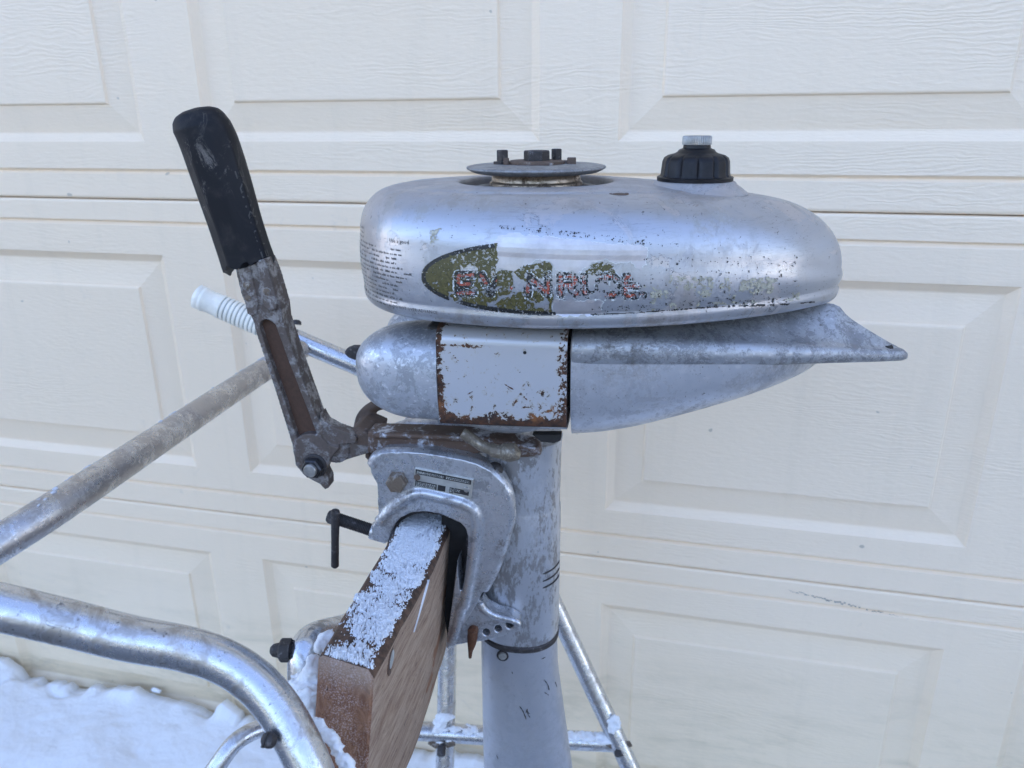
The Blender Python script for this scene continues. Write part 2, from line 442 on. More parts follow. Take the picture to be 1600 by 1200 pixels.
def mk_snow():
    n = NT('snow')
    n.set('Base Color', (.79, .80, .81)); n.set('Roughness', .7); n.set('Specular IOR Level', .3)
    n.set('Subsurface Weight', .0); n.p.inputs['Subsurface Radius'].default_value = (.02, .025, .03); n.p.inputs['Subsurface Scale'].default_value = .25
    n.bump(n.math('ADD', n.noise(40, 8, .72), n.math('MULTIPLY', n.noise(420, 5, .7, off=2), .5)), .5, .004); return n.m
mat_snow = mk_snow()
mat_frost = m_plain('frost_snow', (.80, .81, .82), .75, 0, 700, .06, .4, .0006)
mat_drive = m_plain('trodden_gravel', (.17, .165, .16), .85, 0, 9, .5, .6, .01)
mat_flake = m_plain('grey_frost', (.50, .50, .52), .7, 0, 500, .2, .4)
mat_siding = m_plain('pale_siding', (.62, .58, .50), .6, 0, 6, .08)
mat_roof = m_plain('dark_shingles', (.07, .07, .075), .8, 0, 8, .3)

# ------------------------------------------------------------------ garage door
DY = 1.040                                       # distance of the door face
SEAM = [0.0098, 0.5428, 1.0758, 1.6088, 2.1418]
PX0, PP, PWID = -2.508, 0.599, 0.503             # first panel, pitch, width
DX0, DX1 = -2.557, 2.237
door = empty('garage_door', (0, DY, 0))
tag(door, 'cream sectional garage door with raised rectangular panels behind the outboard motor', 'garage door')
PB, PT = 0.081, 0.452                            # panel opening inside a section

def section_mesh():
    def prof(z):
        return z
    zs = [(0.0006, .0045), (.0016, .0014), (.0045, 0), (.0376, 0), (.0404, .0046), (.0418, .0046), (.0456, 0), (PB, 0), (PT, 0),
          (.4930, 0), (.4968, .0046), (.4982, .0046), (.5010, 0), (.5285, 0), (.5314, .0014), (.5324, .0045)]
    xs = [DX0]
    for k in range(8): xs += [PX0+k*PP, PX0+k*PP+PWID]
    xs.append(DX1)
    V = [(x, d, z) for z, d in zs for x in xs]; n = len(xs); Q = []
    for j in range(len(zs)-1):
        for i in range(n-1):
            if abs(zs[j][0]-PB) < 1e-6 and i % 2 == 1: continue
            Q.append((j*n+i, j*n+i+1, (j+1)*n+i+1, (j+1)*n+i))
    mb = MB(); mb.add(V, Q)
    mb.add([(DX0, .0045, .0006), (DX1, .0045, .0006), (DX1, .04, .0006), (DX0, .04, .0006)], [(0, 1, 2, 3)])
    mb.add([(DX0, .0045, .5324), (DX1, .0045, .5324), (DX1, .04, .5324), (DX0, .04, .5324)], [(3, 2, 1, 0)])
    mb.add([(DX0, .04, .0006), (DX1, .04, .0006), (DX1, .04, .5324), (DX0, .04, .5324)], [(0, 1, 2, 3)])
    return mb
def panel_mesh():
    h = PT-PB
    prof = [(0, 0), (.0035, .0002), (.0055, .0025), (.0150, .0094), (.0170, .0098), (.0560, .0040), (.0580, .0006), (.0600, .0)]
    rings = []
    for ins, d in prof: rings.append([(ins, d, ins), (PWID-ins, d, ins), (PWID-ins, d, h-ins), (ins, d, h-ins)])
    mb = MB(); mb.loft(rings, True, False, True); return mb
sec0 = pan0 = None
for k in range(4):
    if k == 0:
        s_ = section_mesh().build('door_section', mat_door, door, smooth=False); sec0 = s_
    else:
        s_ = sec0.copy(); COL.objects.link(s_)
    s_.location = (0, 0, SEAM[k])
    for j in range(8):
        if pan0 is None: p_ = panel_mesh().build('raised_panel', mat_door, s_, smooth=False); pan0 = p_
        else:
            p_ = pan0.copy(); COL.objects.link(p_); p_.parent = s_
        p_.location = (PX0+j*PP, 0, PB)
MB().box((( DX0+DX1)/2, .05, 1.075), (DX1-DX0, .016, 2.13)).build('door_backing', mat_seal, door, smooth=False)
# dark scuff on the section below the fin, a smear of rubbed dirt lying on the paint
sc = [at_y(a, b, DY-.0006) - Vector((0, DY, 0)) for a, b in [(1232, 922), (1268, 931), (1300, 939), (1335, 947), (1365, 955), (1395, 960), (1420, 966)]]
sc = crom([tuple(p) for p in sc], 10)
mb = MB()
for i in range(len(sc)-1):
    if random.random() < .72:
        p, q = Vector(sc[i]), Vector(sc[i+1]); w_ = .0011*random.uniform(.5, 1.5)*math.sin(math.pi*(i+1)/len(sc)+.2)
        o = Vector((0, 0, random.uniform(-.0014, .0014)))
        mb.add([p+o-Vector((0, 0, w_)), q+o-Vector((0, 0, w_)), q+o+Vector((0, 0, w_)), p+o+Vector((0, 0, w_))], [(0, 1, 2, 3)])
mb.build('scuff_mark', m_plain('scuff_dirt', (.36, .32, .27), .7, 0, 300, .2), door, smooth=False)

gar = empty('garage', (0, 1.0, 0))  # unseen building, made tall and wide to shade the yard in front
tag(gar, 'pale unseen garage around the cream panelled door, enlarged for shade', 'garage')
g = MB()
g.box((-4.3, 2.5, 2.7), (3.482, 5.2, 5.4)); g.build('wall', mat_siding, gar, smooth=False)
g = MB(); g.box((8.12, 2.5, 2.7), (11.76, 5.2, 5.4)); g.build('wall', mat_siding, gar, smooth=False)
g = MB(); g.box((-.16, 2.5, 3.775), (4.79, 5.2, 3.25)); g.build('lintel_wall', mat_siding, gar, smooth=False)
g = MB(); g.loft([[(x, -.35, 5.38), (x, 2.5, 6.9), (x, 5.4, 5.38), (x, 5.4, 5.26), (x, -.35, 5.26)] for x in (-6.3, 14.3)]); g.build('roof', mat_roof, gar, smooth=False)

# ------------------------------------------------------------------ ground and snow
gr = MB(); gr.add([(-300, -300, 0), (300, -300, 0), (300, 300, 0), (-300, 300, 0)], [(0, 1, 2, 3)])
tag(gr.build('ground', mat_snow, None, smooth=False), kind='structure')
dr = MB(); dr.add([(-8, -13, .004), (9, -13, .004), (9, .88, .004), (2.6, .88, .004), (2.6, 1.035, .004), (-2.9, 1.035, .004), (-2.9, .88, .004), (-8, .88, .004)], [(0, 1, 2, 3, 4, 5, 6, 7)])
tag(dr.build('driveway', mat_drive, None, smooth=False), kind='structure')
# snow banked against the door: crusted, broken along its upper edge
edge_px = [(-260, 985), (-160, 1010), (-60, 1015), (0, 1034), (22, 1047), (38, 1064), (62, 1068), (100, 1069), (111, 1077), (114, 1081), (133, 1080), (139, 1076),
           (165, 1079), (208, 1080), (216, 1087), (246, 1098), (275, 1100), (305, 1111), (331, 1123), (338, 1105), (346, 1101), (372, 1117), (374, 1126), (392, 1130), (440, 1150),
           (500, 1160), (560, 1168), (640, 1176), (668, 1182), (690, 1179), (735, 1188), (800, 1204), (900, 1228), (1100, 1262), (1400, 1330)]
ep = [at_y(a, b, 1.012) for a, b in edge_px]
ex = np.array([p.x for p in ep]); ez = np.array([p.z for p in ep])
nx, ny = 900, 330
X = np.linspace(-1.75, 0.9, nx); T = np.linspace(0, 1, ny)
Yv = 1.012 - .80*T**1.5
XX, YY = np.meshgrid(X, Yv)
ez0 = np.interp(X, ex, ez); kx = np.cumsum(rng.uniform(.006, .026, 400))-1.8; kz = rng.uniform(-.009, .007, 400)*(rng.random(400) < .75)
ez1 = ez0 + np.interp(X, kx, kz) + (fbm(X*160, X*0+3, 3, 5)-.5)*.004
e_sharp = np.interp(XX, X, ez1)
k = np.ones(61)/61
e_soft = np.interp(XX, X, np.convolve(np.interp(np.linspace(X[0]-.1, X[-1]+.1, nx+60), ex, ez), k, 'same')[30:-30])
dd = 1.012-YY
wgt = np.exp(-(dd/.011)**1.5)
e_ = e_sharp*wgt + e_soft*(1-wgt)
base = .045 + .018*fbm(XX*2.3+9, YY*2.3+4, 3, 11)
ZZ = base + (e_-base)*np.exp(-(dd/.50)**1.6) - .09*np.clip((dd-.55)/.25, 0, 1)**2
ZZ += (fbm(XX*6+3, YY*6+1, 4, 21)-.5)*.040*np.clip(dd/.06, 0, 1) + (fbm(XX*40, YY*40, 4, 31, .65)-.5)*.0045*np.clip(dd/.02, .15, 1)
ZZ -= .16*np.clip((np.abs(XX+.42)-1.05+.12*fbm(XX*3, YY*6, 3, 15))/.25, 0, 1)**1.5 + .10*np.clip((dd-.62+.10*fbm(XX*5, YY*3, 3, 16))/.12, 0, 1)
crk = np.abs(fbm(XX*3.1+2.2, YY*2.2, 3, 41)-.5)
ZZ -= .016*np.clip(1-crk/.022, 0, 1)*np.clip(dd/.05, 0, 1)
V = np.stack([XX, YY, ZZ], -1).reshape(-1, 3)
I = np.arange(nx*ny).reshape(ny, nx)
Q = np.stack([I[:-1, :-1], I[1:, :-1], I[1:, 1:], I[:-1, 1:]], -1).reshape(-1, 4)
# the broken back face against the door
Vb = np.stack([X, np.full(nx, 1.030), ez1-.004], -1); Vc = Vb.copy(); Vc[:, 2] = -.02
n0 = len(V)
V = np.vstack([V, Vb, Vc])
r0 = np.arange(nx)
Q = np.vstack([Q, np.stack([r0[:-1], r0[1:], n0+r0[1:], n0+r0[:-1]], -1), np.stack([n0+r0[:-1], n0+r0[1:], n0+nx+r0[1:], n0+nx+r0[:-1]], -1)])
sb = link('snow_bank', np_mesh('snow_bank', V, Q), mat_snow)
tag(sb, 'white crusted snow banked along the foot of the garage door', 'snow', 'stuff')

def snow_lump(name, centre, size, parent=None, seed=0, rot=0, detail=3):
    """a small ragged clump of snow"""
    bm = bmesh.new(); bmesh.ops.create_icosphere(bm, subdivisions=detail, radius=1)
    r_ = np.random.default_rng(seed); ph = r_.random((6, 3))*9
    for v in bm.verts:
        p = v.co.copy(); d = 1
        for j in range(6): d += (.16/(1+j*.6))*math.sin((2+j*1.6)*(p.x*math.cos(ph[j][0])+p.y*math.sin(ph[j][1])+p.z*math.cos(ph[j][2]))+ph[j][0])
        d += (r_.random()-.5)*.08
        q = Vector((p.x*size[0]*d, p.y*size[1]*d, p.z*size[2]*d))
        v.co = Matrix.Rotation(rot, 3, 'Y') @ q + Vector(centre)
    me = bpy.data.meshes.new(name); bm.to_mesh(me); bm.free()
    me.polygons.foreach_set('use_smooth', [True]*len(me.polygons))
    return link(name, me, mat_frost, parent)
c_ = at_y(243, 1079, DY-.004)
tag(snow_lump('snow_patch', c_, (.0115, .004, .0045), None, 5), 'tiny oval dab of snow stuck to the door above the snow bank', 'snow', 'stuff')

# ------------------------------------------------------------------ motor stand of bent aluminium tube
SB = Vector((-0.25, 0.62, 0.0))
stand = empty('motor_stand', SB)
tag(stand, 'bent aluminium tube stand with white grip carrying the wooden board', 'motor stand')
TR = .0127
def tube_part(name, P3, r=TR, mat=mat_tube, n=10, seg=28):
    P = [tuple(p - SB) for p in P3]
    return MB().tube(crom(P, n), r, seg).build(name, mat, stand)
def to_ground(p, q, flare=.35):
    """continue a tube from p->q down to the snow, easing towards the vertical"""
    d = (q-p).normalized(); out = []; q = q.copy()
    while q.z > .035:
        d = (d + Vector((0, 0, -1))*(.12 if flare > .2 else .5)).normalized(); q = q + d*min(.06, max(.02, q.z)); out.append(q.copy())
    return out
nh = [at_depth(-170, 918, .415), at_depth(-60, 937, .418), at_depth(0, 949, .420), at_depth(100, 972, .428), at_depth(200, 997, .437), at_depth(290, 1014, .448), at_depth(350, 1034, .452),
      at_depth(395, 1063, .452), at_depth(428, 1098, .450), at_depth(456, 1142, .447), at_depth(482, 1196, .444), at_depth(506, 1262, .444)]
nh += to_ground(nh[-2], nh[-1])
near_t = tube_part('handle_tube', nh)
fh = [at_depth(311, 464, .955), at_depth(400, 503, .958), at_depth(452, 526, .96), at_depth(556, 570, .97), at_depth(640, 606, .98), at_depth(700, 645, .99), at_depth(756, 722, 1.0), at_depth(812, 830, 1.02),
      at_depth(868, 950, 1.04), at_depth(925, 1072, 1.05), at_depth(985, 1200, 1.05)]
fh += to_ground(fh[-2], fh[-1])
far_t = tube_part('handle_tube', fh)
def edge(a, b, d): return at_depth(a, b, d)
tube_part('crossbar', [edge(-190, 968, .47), edge(-60, 886, .505), edge(98, 786.5, .555), edge(260, 679, .68), edge(413, 578, .86), edge(468, 547, .95)], TR, mat_bar2)
fl = []
for i in range(120):
    t = random.random()**.8; k_ = np.interp(t, [0, .25, .55, .9, 1], [-60, 98, 260, 413, 440])
    pa = np.interp(k_, [-60, 98, 260, 413, 440], [886, 786.5, 679, 578, 562]); d_ = np.interp(k_, [-60, 98, 260, 413, 440], [.505, .555, .68, .86, .90])
    hw = .0127*F_PX/d_; nx_, ny_ = -.53, -.85; o_r = random.uniform(.60, .98)
    fl.append(snow_lump('x', at_depth(k_+nx_*hw*o_r, pa+ny_*hw*o_r, d_-.0127*math.sqrt(1-min(.97, o_r)**2)), (random.uniform(.0015, .0055), .0022, random.uniform(.0008, .0018)), None, 500+i, -.55, 2))
post = [at_depth(709, 640, 1.03), at_depth(702, 900, 1.05), at_depth(699, 1010, 1.06), at_depth(697, 1120, 1.06), at_depth(694, 1240, 1.06)]
post += to_ground(post[-2], post[-1], .02)
tube_part('leg_tube', post)
tube_part('brace_tube', [at_depth(560, 1136, 1.05), at_depth(640, 1141, 1.05), at_depth(760, 1149, 1.055), at_depth(900, 1157, 1.06), at_depth(972, 1160, 1.06)])
stub = [at_depth(560, 975, .70), at_depth(535, 985, .655), at_depth(512, 992, .61), at_depth(494, 999, .582), at_depth(482, 1010, .566), at_depth(478, 1030, .560), at_depth(478, 1070, .558), at_depth(480, 1130, .556)]
stub += to_ground(stub[-2], stub[-1], .02)
tube_part('leg_tube', stub, TR*1.02)
low = [at_depth(312, 1240, .80), at_depth(340, 1196, .805), at_depth(368, 1160, .815), at_depth(402, 1140, .83), at_depth(450, 1130, .85), at_depth(500, 1124, .87)]
low = list(reversed(to_ground(low[1], low[0], .1))) + low
tube_part('skid_tube', low, .0095)

# white ribbed grip on the far handle
ax = (fh[1]-fh[0]).normalized()
gp = []
L = (fh[1]-fh[0]).length
prof = [(.0, .004), (.0005, .0125), (.002, .0152), (.0065, .0155), (.0078, .0146), (.0092, .0146), (.0102, .0153), (.0125, .0153), (.0135, .0144), (.030, .0142)]
z0 = .030
for i in range(11):
    z0 = .032+i*.0056; prof += [(z0, .0142), (z0+.0006, .0153), (z0+.0040, .0153), (z0+.0046, .0140)]
prof += [(.098, .0140), (.100, .0132)]
grip = MB().lathe([(b, a) for a, b in prof], fh[0]-SB-ax*.004, ax, 36).build('hand_grip', mat_gripwhite, stand, sharp=60)
for zz in (.0085, .0130)+tuple(.032+i*.0056+.0051 for i in range(10)):
    MB().lathe([(.01435, zz-.0005), (.01455, zz), (.01435, zz+.0005)], fh[0]-SB-ax*.004, ax, 32).build('grip_groove', mat_gripgroove, grip)
def bolt(name, p, axis, r, h, mat, parent, kind='hex', base=None):
    mb = MB(); n = 6 if kind == 'hex' else 20
    if kind == 'dome': mb.lathe([(r, 0), (r, h*.35), (r*.86, h*.75), (r*.5, h*.98), (0.0002, h)], p, axis, 22)
    elif kind == 'square': mb.lathe([(r, 0), (r, h*.9), (r*.85, h)], p, axis, 4)
    else: mb.lathe([(r, 0), (r, h*.85), (r*.9, h)], p, axis, 6)
    return mb.build(name, mat, parent, sharp=30)
toC = lambda p: (C0-p).normalized()
# slotted bolt on the near handle, bolt through the stub post, clamp bolts at the back
p = at_depth(423, 1156, .4335); b_ = bolt('bolt', p-SB, (toC(p)*.75+rt*-.5), .0046, .005, mat_dark, stand, 'dome')
a_ = (toC(p)*.75+rt*-.5).normalized()
MB().box(p-SB+a_*.0046, (.0012, .0085, .002), a_.to_track_quat('Z', 'Y').to_matrix()).build('slot', mat_void, b_, smooth=False)
p = at_depth(455, 1016, .557)
b_ = bolt('bolt', p-SB, -rt, .0085, .008, mat_dark, stand, 'hex')
bolt('bolt_end', p-SB-rt*.007, -rt, .0052, .008, mat_dark, b_, 'dome')
for (a, b, d) in ((690, 1166, 1.045), (966, 1167, 1.045)):
    p = at_depth(a, b, d)
    b_ = bolt('clamp_bolt', p-SB, -up*.6-fw*.5, .006, .012, mat_dark, stand, 'hex')
    w = MB()
    for s_ in (-1, 1): w.box(p-SB+rt*s_*.011+up*.003, (.014, .003, .009), Matrix.Rotation(s_*-.5, 3, 'Y'))
    w.build('wing_nut', mat_bolt, b_, bevel=.001)
p = at_depth(463, 507, .957); bolt('bolt', p-SB, up+rt*.1, .006, .006, mat_dark, stand, 'dome')

# the board, tilted and rolled a little on the stand
dY = sight(890, 380).normalized()                # its length runs away from the viewer, falling slightly
PTL = at_depth(497, 1024, .487)
xh = dY.cross(Vector((0, 0, 1))).normalized()
uz = xh.cross(dY).normalized()
rl = R(5.5)
bx_ = (xh*math.cos(rl) - uz*math.sin(rl)).normalized()
bz_ = bx_.cross(dY).normalized()
BM = Matrix((bx_, dY, bz_)).transposed().to_4x4(); BM.translation = PTL - SB
BW, BH, BL = .0388, .160, .30
board = empty('wooden_board', (0, 0, 0), 0, stand); board.matrix_world = BM
def bpt(x, y, z): return BM @ Vector((x, y, z))
tag(board, 'weathered brown board end with frost and a snowy top edge')
ch = .0028
o_ = [(ch, 0), (BW-ch*1.6, 0), (BW, -ch*1.8), (BW, -BH+ch), (BW-ch, -BH), (ch, -BH), (0, -BH+ch), (0, -ch)]
rings = []
for yy, g_ in ((0, .0016), (.0016, 0)):
    rings.append([(min(max(x, g_), BW-g_), yy - .011*(x/BW), min(max(z, -BH+g_), -g_)) for x, z in o_])
for yy in np.linspace(.03, BL, 12):
    rings.append([(x+(.0085*min(1, yy/.15) if x > BW*.6 else 0)+.0003*math.sin(yy*90+z*70), yy, z+.0004*math.sin(yy*130)) for x, z in o_])
mb = MB(); mb.loft(rings, True, True, True)
wb = mb.build('plank', mat_wood, board, sharp=50)
me = wb.data; me.materials.append(mat_wend); me.materials.append(mat_wtop)
for f_ in me.polygons:
    nn = f_.normal
    if nn.y < -.5: f_.material_index = 1
    elif nn.z > .6: f_.material_index = 2
# bolt head let into the side of the board
bolt('board_bolt', (BW+.0004, .034, -.0165), (1, 0, 0), .0078, .0022, m_plain('zinc_bolt', (.42, .45, .46), .5, .5), board, 'dome')
MB().lathe([(.0098, 0), (.0098, .0004), (.0060, .0004)], (BW+.0017, .0325, -.0168), (1, 0, 0), 24).build('bolt_recess', mat_wtop, board)
# granular snow lying on the top edge of the board
gx, gy = 150, 900
xs = np.linspace(.0006, BW-.0012, gx); ys = np.linspace(.002, .262, gy)
XX, YY = np.meshgrid(xs, ys)
u = XX/BW; v = YY/.262
den = fbm(XX*330, YY*330, 5, 3, .62)*.55 + fbm(XX*62+3, YY*48, 4, 9)*.75
cov = .50 + .26*np.clip((u-.12)/.2, 0, 1)*np.clip((.95-u)/.16, 0, 1) + .12*np.clip((v-.25)/.3, 0, 1)
cov -= .32*np.exp(-(((XX-.0085)/.006)**2+((YY-.026)/.012)**2)) + .1*np.exp(-(((XX-.012)/.007)**2+((YY-.055)/.015)**2)) - .10*np.exp(-(((XX-.021)/.012)**2+((YY-.012)/.008)**2))
cov -= .35*np.clip((.10-u)/.10, 0, 1) + .35*np.clip((u-.90)/.08, 0, 1) + .25*np.clip((.004-YY)/.003, 0, 1)
gran = fbm(XX*1500, YY*1500, 2, 77)
th = cov*.95 - 1.00 + (den-.65)*1.25 + (gran-.5)*.95 + .325
keep = th > 0
H = np.clip(th, 0, .3)*.0065 + .0003 + fbm(XX*900, YY*900, 3, 17)*.0010*np.clip(th*8, 0, 1)
yskew = YY - .011*u*np.clip(1-YY/.03, 0, 1)
XX = XX*(1+.0085/BW*np.clip(YY/.15, 0, 1))
V = np.stack([XX, yskew, H*np.where(keep, 1, 0)], -1).reshape(-1, 3)
I = np.arange(gx*gy).reshape(gy, gx)
kq = keep[:-1, :-1] | keep[1:, :-1] | keep[1:, 1:] | keep[:-1, 1:]
Q = np.stack([I[:-1, :-1], I[:-1, 1:], I[1:, 1:], I[1:, :-1]], -1)[kq]
sn = link('snow_dusting', np_mesh('snow_dusting', V, Q), mat_frost)
sn.matrix_world = Matrix.Translation(SB) @ BM
tag(sn, 'thin granular snow lying on the top edge of the wooden board', 'snow', 'stuff')
# sliver of snow caught on the board's side, snow packed between board and tubes
mb = MB(); ring = []
for i, wf in enumerate((.03, .35, .7, .95, 1, .9, .8, .62, .5, .42, .3, .22, .14, .07, .02)):
    t = i/14; w_ = .0050*wf*random.uniform(.85, 1.1); cy, cz = .134-.040*t**1.15, -.0045-.0245*t
    xo = BW + .0085*min(1, cy/.15)
    ring.append([(xo-.001, cy-w_, cz), (xo+.0012, cy-w_*.5, cz+.0006), (xo+.0012, cy+w_*.5, cz+.0006), (xo-.001, cy+w_, cz)])
o = mb.loft(ring).build('snow_sliver', mat_frost); o.matrix_world = Matrix.Translation(SB) @ BM
tag(o, 'narrow white sliver of snow stuck on the side of the board', 'snow', 'stuff')
mb_objs = []
for i, (a, b, d, sz) in enumerate([(470, 1080, .520, (.016, .012, .011)), (486, 1104, .510, (.010, .010, .017)), (495, 1062, .525, (.008, .01, .018)), (508, 1004, .55, (.006, .012, .006)), (488, 1128, .505, (.006, .007, .006)), (474, 1066, .53, (.010, .009, .006))]):
    mb_objs.append(snow_lump('snow_clump', at_depth(a, b, d), sz, None, 40+i))
def join(objs, name, label):
    bm = bmesh.new()
    for o in objs: bm.from_mesh(o.data)
    me = bpy.data.meshes.new(name); bm.to_mesh(me); bm.free()
    for o in objs: bpy.data.objects.remove(o)
    o = link(name, me, mat_frost); m = o.modifiers.new('r', 'REMESH'); m.mode = 'VOXEL'; m.voxel_size = .0010; m.use_smooth_shade = True
    tx_ = bpy.data.textures.get('snow_lumps') or bpy.data.textures.new('snow_lumps', 'CLOUDS'); tx_.noise_scale = .007; tx_.noise_depth = 4
    m = o.modifiers.new('d', 'DISPLACE'); m.texture = tx_; m.strength = .0065; m.mid_level = .5; m.texture_coords = 'GLOBAL'
    return tag(o, label, 'snow', 'stuff')
join(mb_objs, 'snow_clump', 'lump of white snow packed between the board and the tube post')
gl = []
for i in range(46):
    t = i/45; a = 499+t*46 + random.uniform(-5, 5); b = 1128+t*75+random.uniform(-7, 7)
    gl.append(snow_lump('snow_crumb', at_depth(a, b, .470-.012*t), tuple(random.uniform(.0012, .0036) for _ in range(3)), None, 90+i, 0, 2))
join(gl, 'snow_crumbs', 'crumbs of snow caught between the near tube and the board end')
fo = join(fl, 'frost_flakes', 'grey frost flakes along the top of the dull crossbar'); fo.data.materials.clear(); fo.data.materials.append(mat_flake); fo.modifiers['r'].voxel_size = .0008; fo.modifiers['d'].strength = .002
# snow on the rear brace
br = []
for i in range(52):
    a = random.choice([random.uniform(640, 752), random.uniform(890, 972)]) if i > 14 else random.uniform(684, 700)
    b = 1136+(a-640)*.055 + random.uniform(-2, 3) + (random.uniform(-28, 16) if i <= 14 else 0)
    br.append(snow_lump('x', at_depth(a, b, 1.048), (random.uniform(.004, .012), .008, random.uniform(.0018, .004)), None, 200+i, 0, 2))
for i in range(5): br.append(snow_lump('x', at_depth(958+i*.9+random.uniform(-5, 5), 1124+i*4, 1.04), (.006, .006, .008), None, 300+i, 0, 2))
join(br, 'snow_on_brace', 'snow lying along the rear brace tube and its clamps')
# unseen evergreens added to darken the metal's reflections and hold back light
mb = MB(); r_ = random.Random(4)
for i in range(150):
    x = -60+120*i/149+r_.uniform(-.6, .6); y = -25+r_.uniform(-5, 5); h_ = r_.uniform(6, 11); w_ = r_.uniform(1.3, 2.2)
    rr = [(w_*(1-t)*(1 if j % 2 else .72), .6+(h_-.6)*t) for j, t in enumerate(np.linspace(0, .98, 9))]
    mb.lathe([(.15, 0), (.15, .6)]+rr+[(.02, h_)], (x, y, 0), (0, 0, 1), 9)
tag(mb.build('added_wood', m_plain('added_evergreen', (.035, .05, .03), .8, 0, 3, .5), None, smooth=False), 'unseen dark evergreens added to darken the reflections in the metal', 'added_wood', 'stuff')

# ------------------------------------------------------------------ outboard motor
motor = empty('outboard_motor', MO, MYAW)
tag(motor, 'old silver outboard motor with worn green and red lettering clamped on the board', 'outboard motor')

# --- fuel tank: plan outline, shoulder, nearly flat top with a round well for the flywheel
half = [(-.1305, 0), (-.1296, .018), (-.1260, .036), (-.1175, .0555), (-.1035, .0755), (-.083, .0935), (-.055, .1065), (-.02, .1150), (.015, .1195), (.05, .1185), (.09, .1110), (.13, .0985),
        (.165, .0825), (.195, .0650), (.222, .0460), (.243, .0275), (.2580, .0120), (.2635, 0)]
def resample(P, n):
    P = np.array(P); d = np.r_[0, np.cumsum(np.hypot(*np.diff(P, axis=0).T))]; s = np.linspace(0, d[-1], n)
    return np.stack([np.interp(s, d, P[:, 0]), np.interp(s, d, P[:, 1])], -1)
N1 = 120
near = resample(crom([(x, -w) for x, w in half], 10), N1)
O_ = np.vstack([near, np.stack([near[::-1][1:-1, 0], -near[::-1][1:-1, 1]], -1)])       # closed, counter-clockwise from the nose
FC = np.array([.0150, 0.0])                                                          # flywheel centre
NT_ = len(O_)
tx = lambda x: -.100 + (x+.1305)*(.182+.100)/(.2635+.1305)
Tn = np.stack([tx(O_[:, 0]), O_[:, 1]*.655], -1)
ZB, ZTOP = .1410, .2360
xm = O_[:, 0]
zw = np.interp(xm, [-.1305, -.10, .0, .12, .20, .2635], [.200, .198, .194, .190, .180, .168])   # where the wall turns into the shoulder
zt = np.interp(Tn[:, 0], [-.100, -.05, .05, .12, .18], [.2325, .2325, .2325, .2310, .2255])
rings = []
def ring(xy, z): rings.append(np.column_stack([xy, np.broadcast_to(z, len(xy))]))
C_ = np.array([.05, 0])
inn = lambda d: O_ - (O_-C_)/np.linalg.norm(O_-C_, axis=1)[:, None]*d
ring(inn(.022), ZB+.0015); ring(inn(.012), ZB)
for a in np.linspace(0, 90, 7): ring(inn(.0075*(1-math.sin(R(a)))), ZB+.0075*(1-math.cos(R(a))))
# faint swage line round the lower edge
ring(inn(-.0004), ZB+.0105); ring(inn(.0006), ZB+.0125); ring(inn(.0), ZB+.0145)
for t in np.linspace(.2, 1, 7):
    ring(inn(-.0018*math.sin(math.pi*t)), (ZB+.0145)+(zw-(ZB+.0145))*t)
for a in np.linspace(0, 90, 19)[1:]:
    p = 1.0
    c, s_ = math.cos(R(a))**.95, math.sin(R(a))**1.0
    ring(Tn+(O_-Tn)*c, zw+(zt-zw)*s_)
wd = np.linalg.norm(Tn-FC, axis=1)
HR = .0640
Hc = FC + (Tn-FC)/wd[:, None]*HR
for t, dz in ((.03, .0004), (.06, .0010), (.10, .0014), (.25, .0020), (.5, .0029), (.75, .0034), (.93, .0036)): ring(Tn+(Hc-Tn)*t, zt+(ZTOP-.0036-zt)*t+dz)
ring(Hc, ZTOP-.0004); ring(FC+(Hc-FC)*.985, ZTOP-.0012); ring(FC+(Hc-FC)*.975, ZTOP-.004); ring(FC+(Hc-FC)*.975, ZTOP-.026)
mb = MB(); mb.loft([r.tolist() for r in rings], True, True, True)
tank = mb.build('fuel_tank', mat_tank, motor, sharp=70)
tv = [Vector(v) for v in mb.v]; bvh = BVHTree.FromPolygons(tv, mb.f)
tv_top = max(v.z for v in tv)

def on_tank(px, py, lift=.0003):
    d = (RZ @ sight(px, py)).normalized(); h = bvh.ray_cast(MC, d)
    if h[0] is None: return None
    n = h[1] if h[1].dot(d) < 0 else -h[1]
    return h[0] + n*lift

# --- worn transfer on the side: every flake that is left is its own bit of skin
PW0, PW1, PH0, PH1, ST = 640, 1290, 352, 506, .9
gx_ = np.arange(PW0, PW1, ST); gy_ = np.arange(PH0, PH1, ST)
GX, GY = np.meshgrid(gx_, gy_)
def seg_d(x, y, pts):
    d = np.full(x.shape, 1e9)
    for (ax_, ay_), (bx2, by2) in zip(pts[:-1], pts[1:]):
        vx, vy = bx2-ax_, by2-ay_; L2 = vx*vx+vy*vy+1e-9
        t = np.clip(((x-ax_)*vx+(y-ay_)*vy)/L2, 0, 1); d = np.minimum(d, np.hypot(x-ax_-t*vx, y-ay_-t*vy))
    return d
def inpoly(x, y, poly):
    c = np.zeros(x.shape, bool); n = len(poly)
    for i in range(n):
        (x1, y1), (x2, y2) = poly[i], poly[(i+1) % n]
        c ^= ((y1 > y) != (y2 > y)) & (x < (x2-x1)*(y-y1)/(y2-y1+1e-12)+x1)
    return c
wob = (fbm(GX/9, GY/9, 4, 51)-.5)
wx, wy = GX+wob*9, GY+(fbm(GX/9, GY/9, 4, 61)-.5)*9
fine = fbm(GX/3.4, GY/3.4, 4, 71, .65); mid = fbm(GX/14, GY/14, 4, 81); big = fbm(GX/45, GY/45, 3, 91)
# lens-shaped badge
ecx, ecy, ea, eb = 872, 434.5, 214, 59
def lens(g): 
    u = (GX-ecx)/(ea+g); v = (GY-ecy-(GX-ecx)*.016)/(eb+g); return np.abs(u)**2.1+np.abs(v)**2.1 < 1
inL, inLi = lens(0), lens(-7)
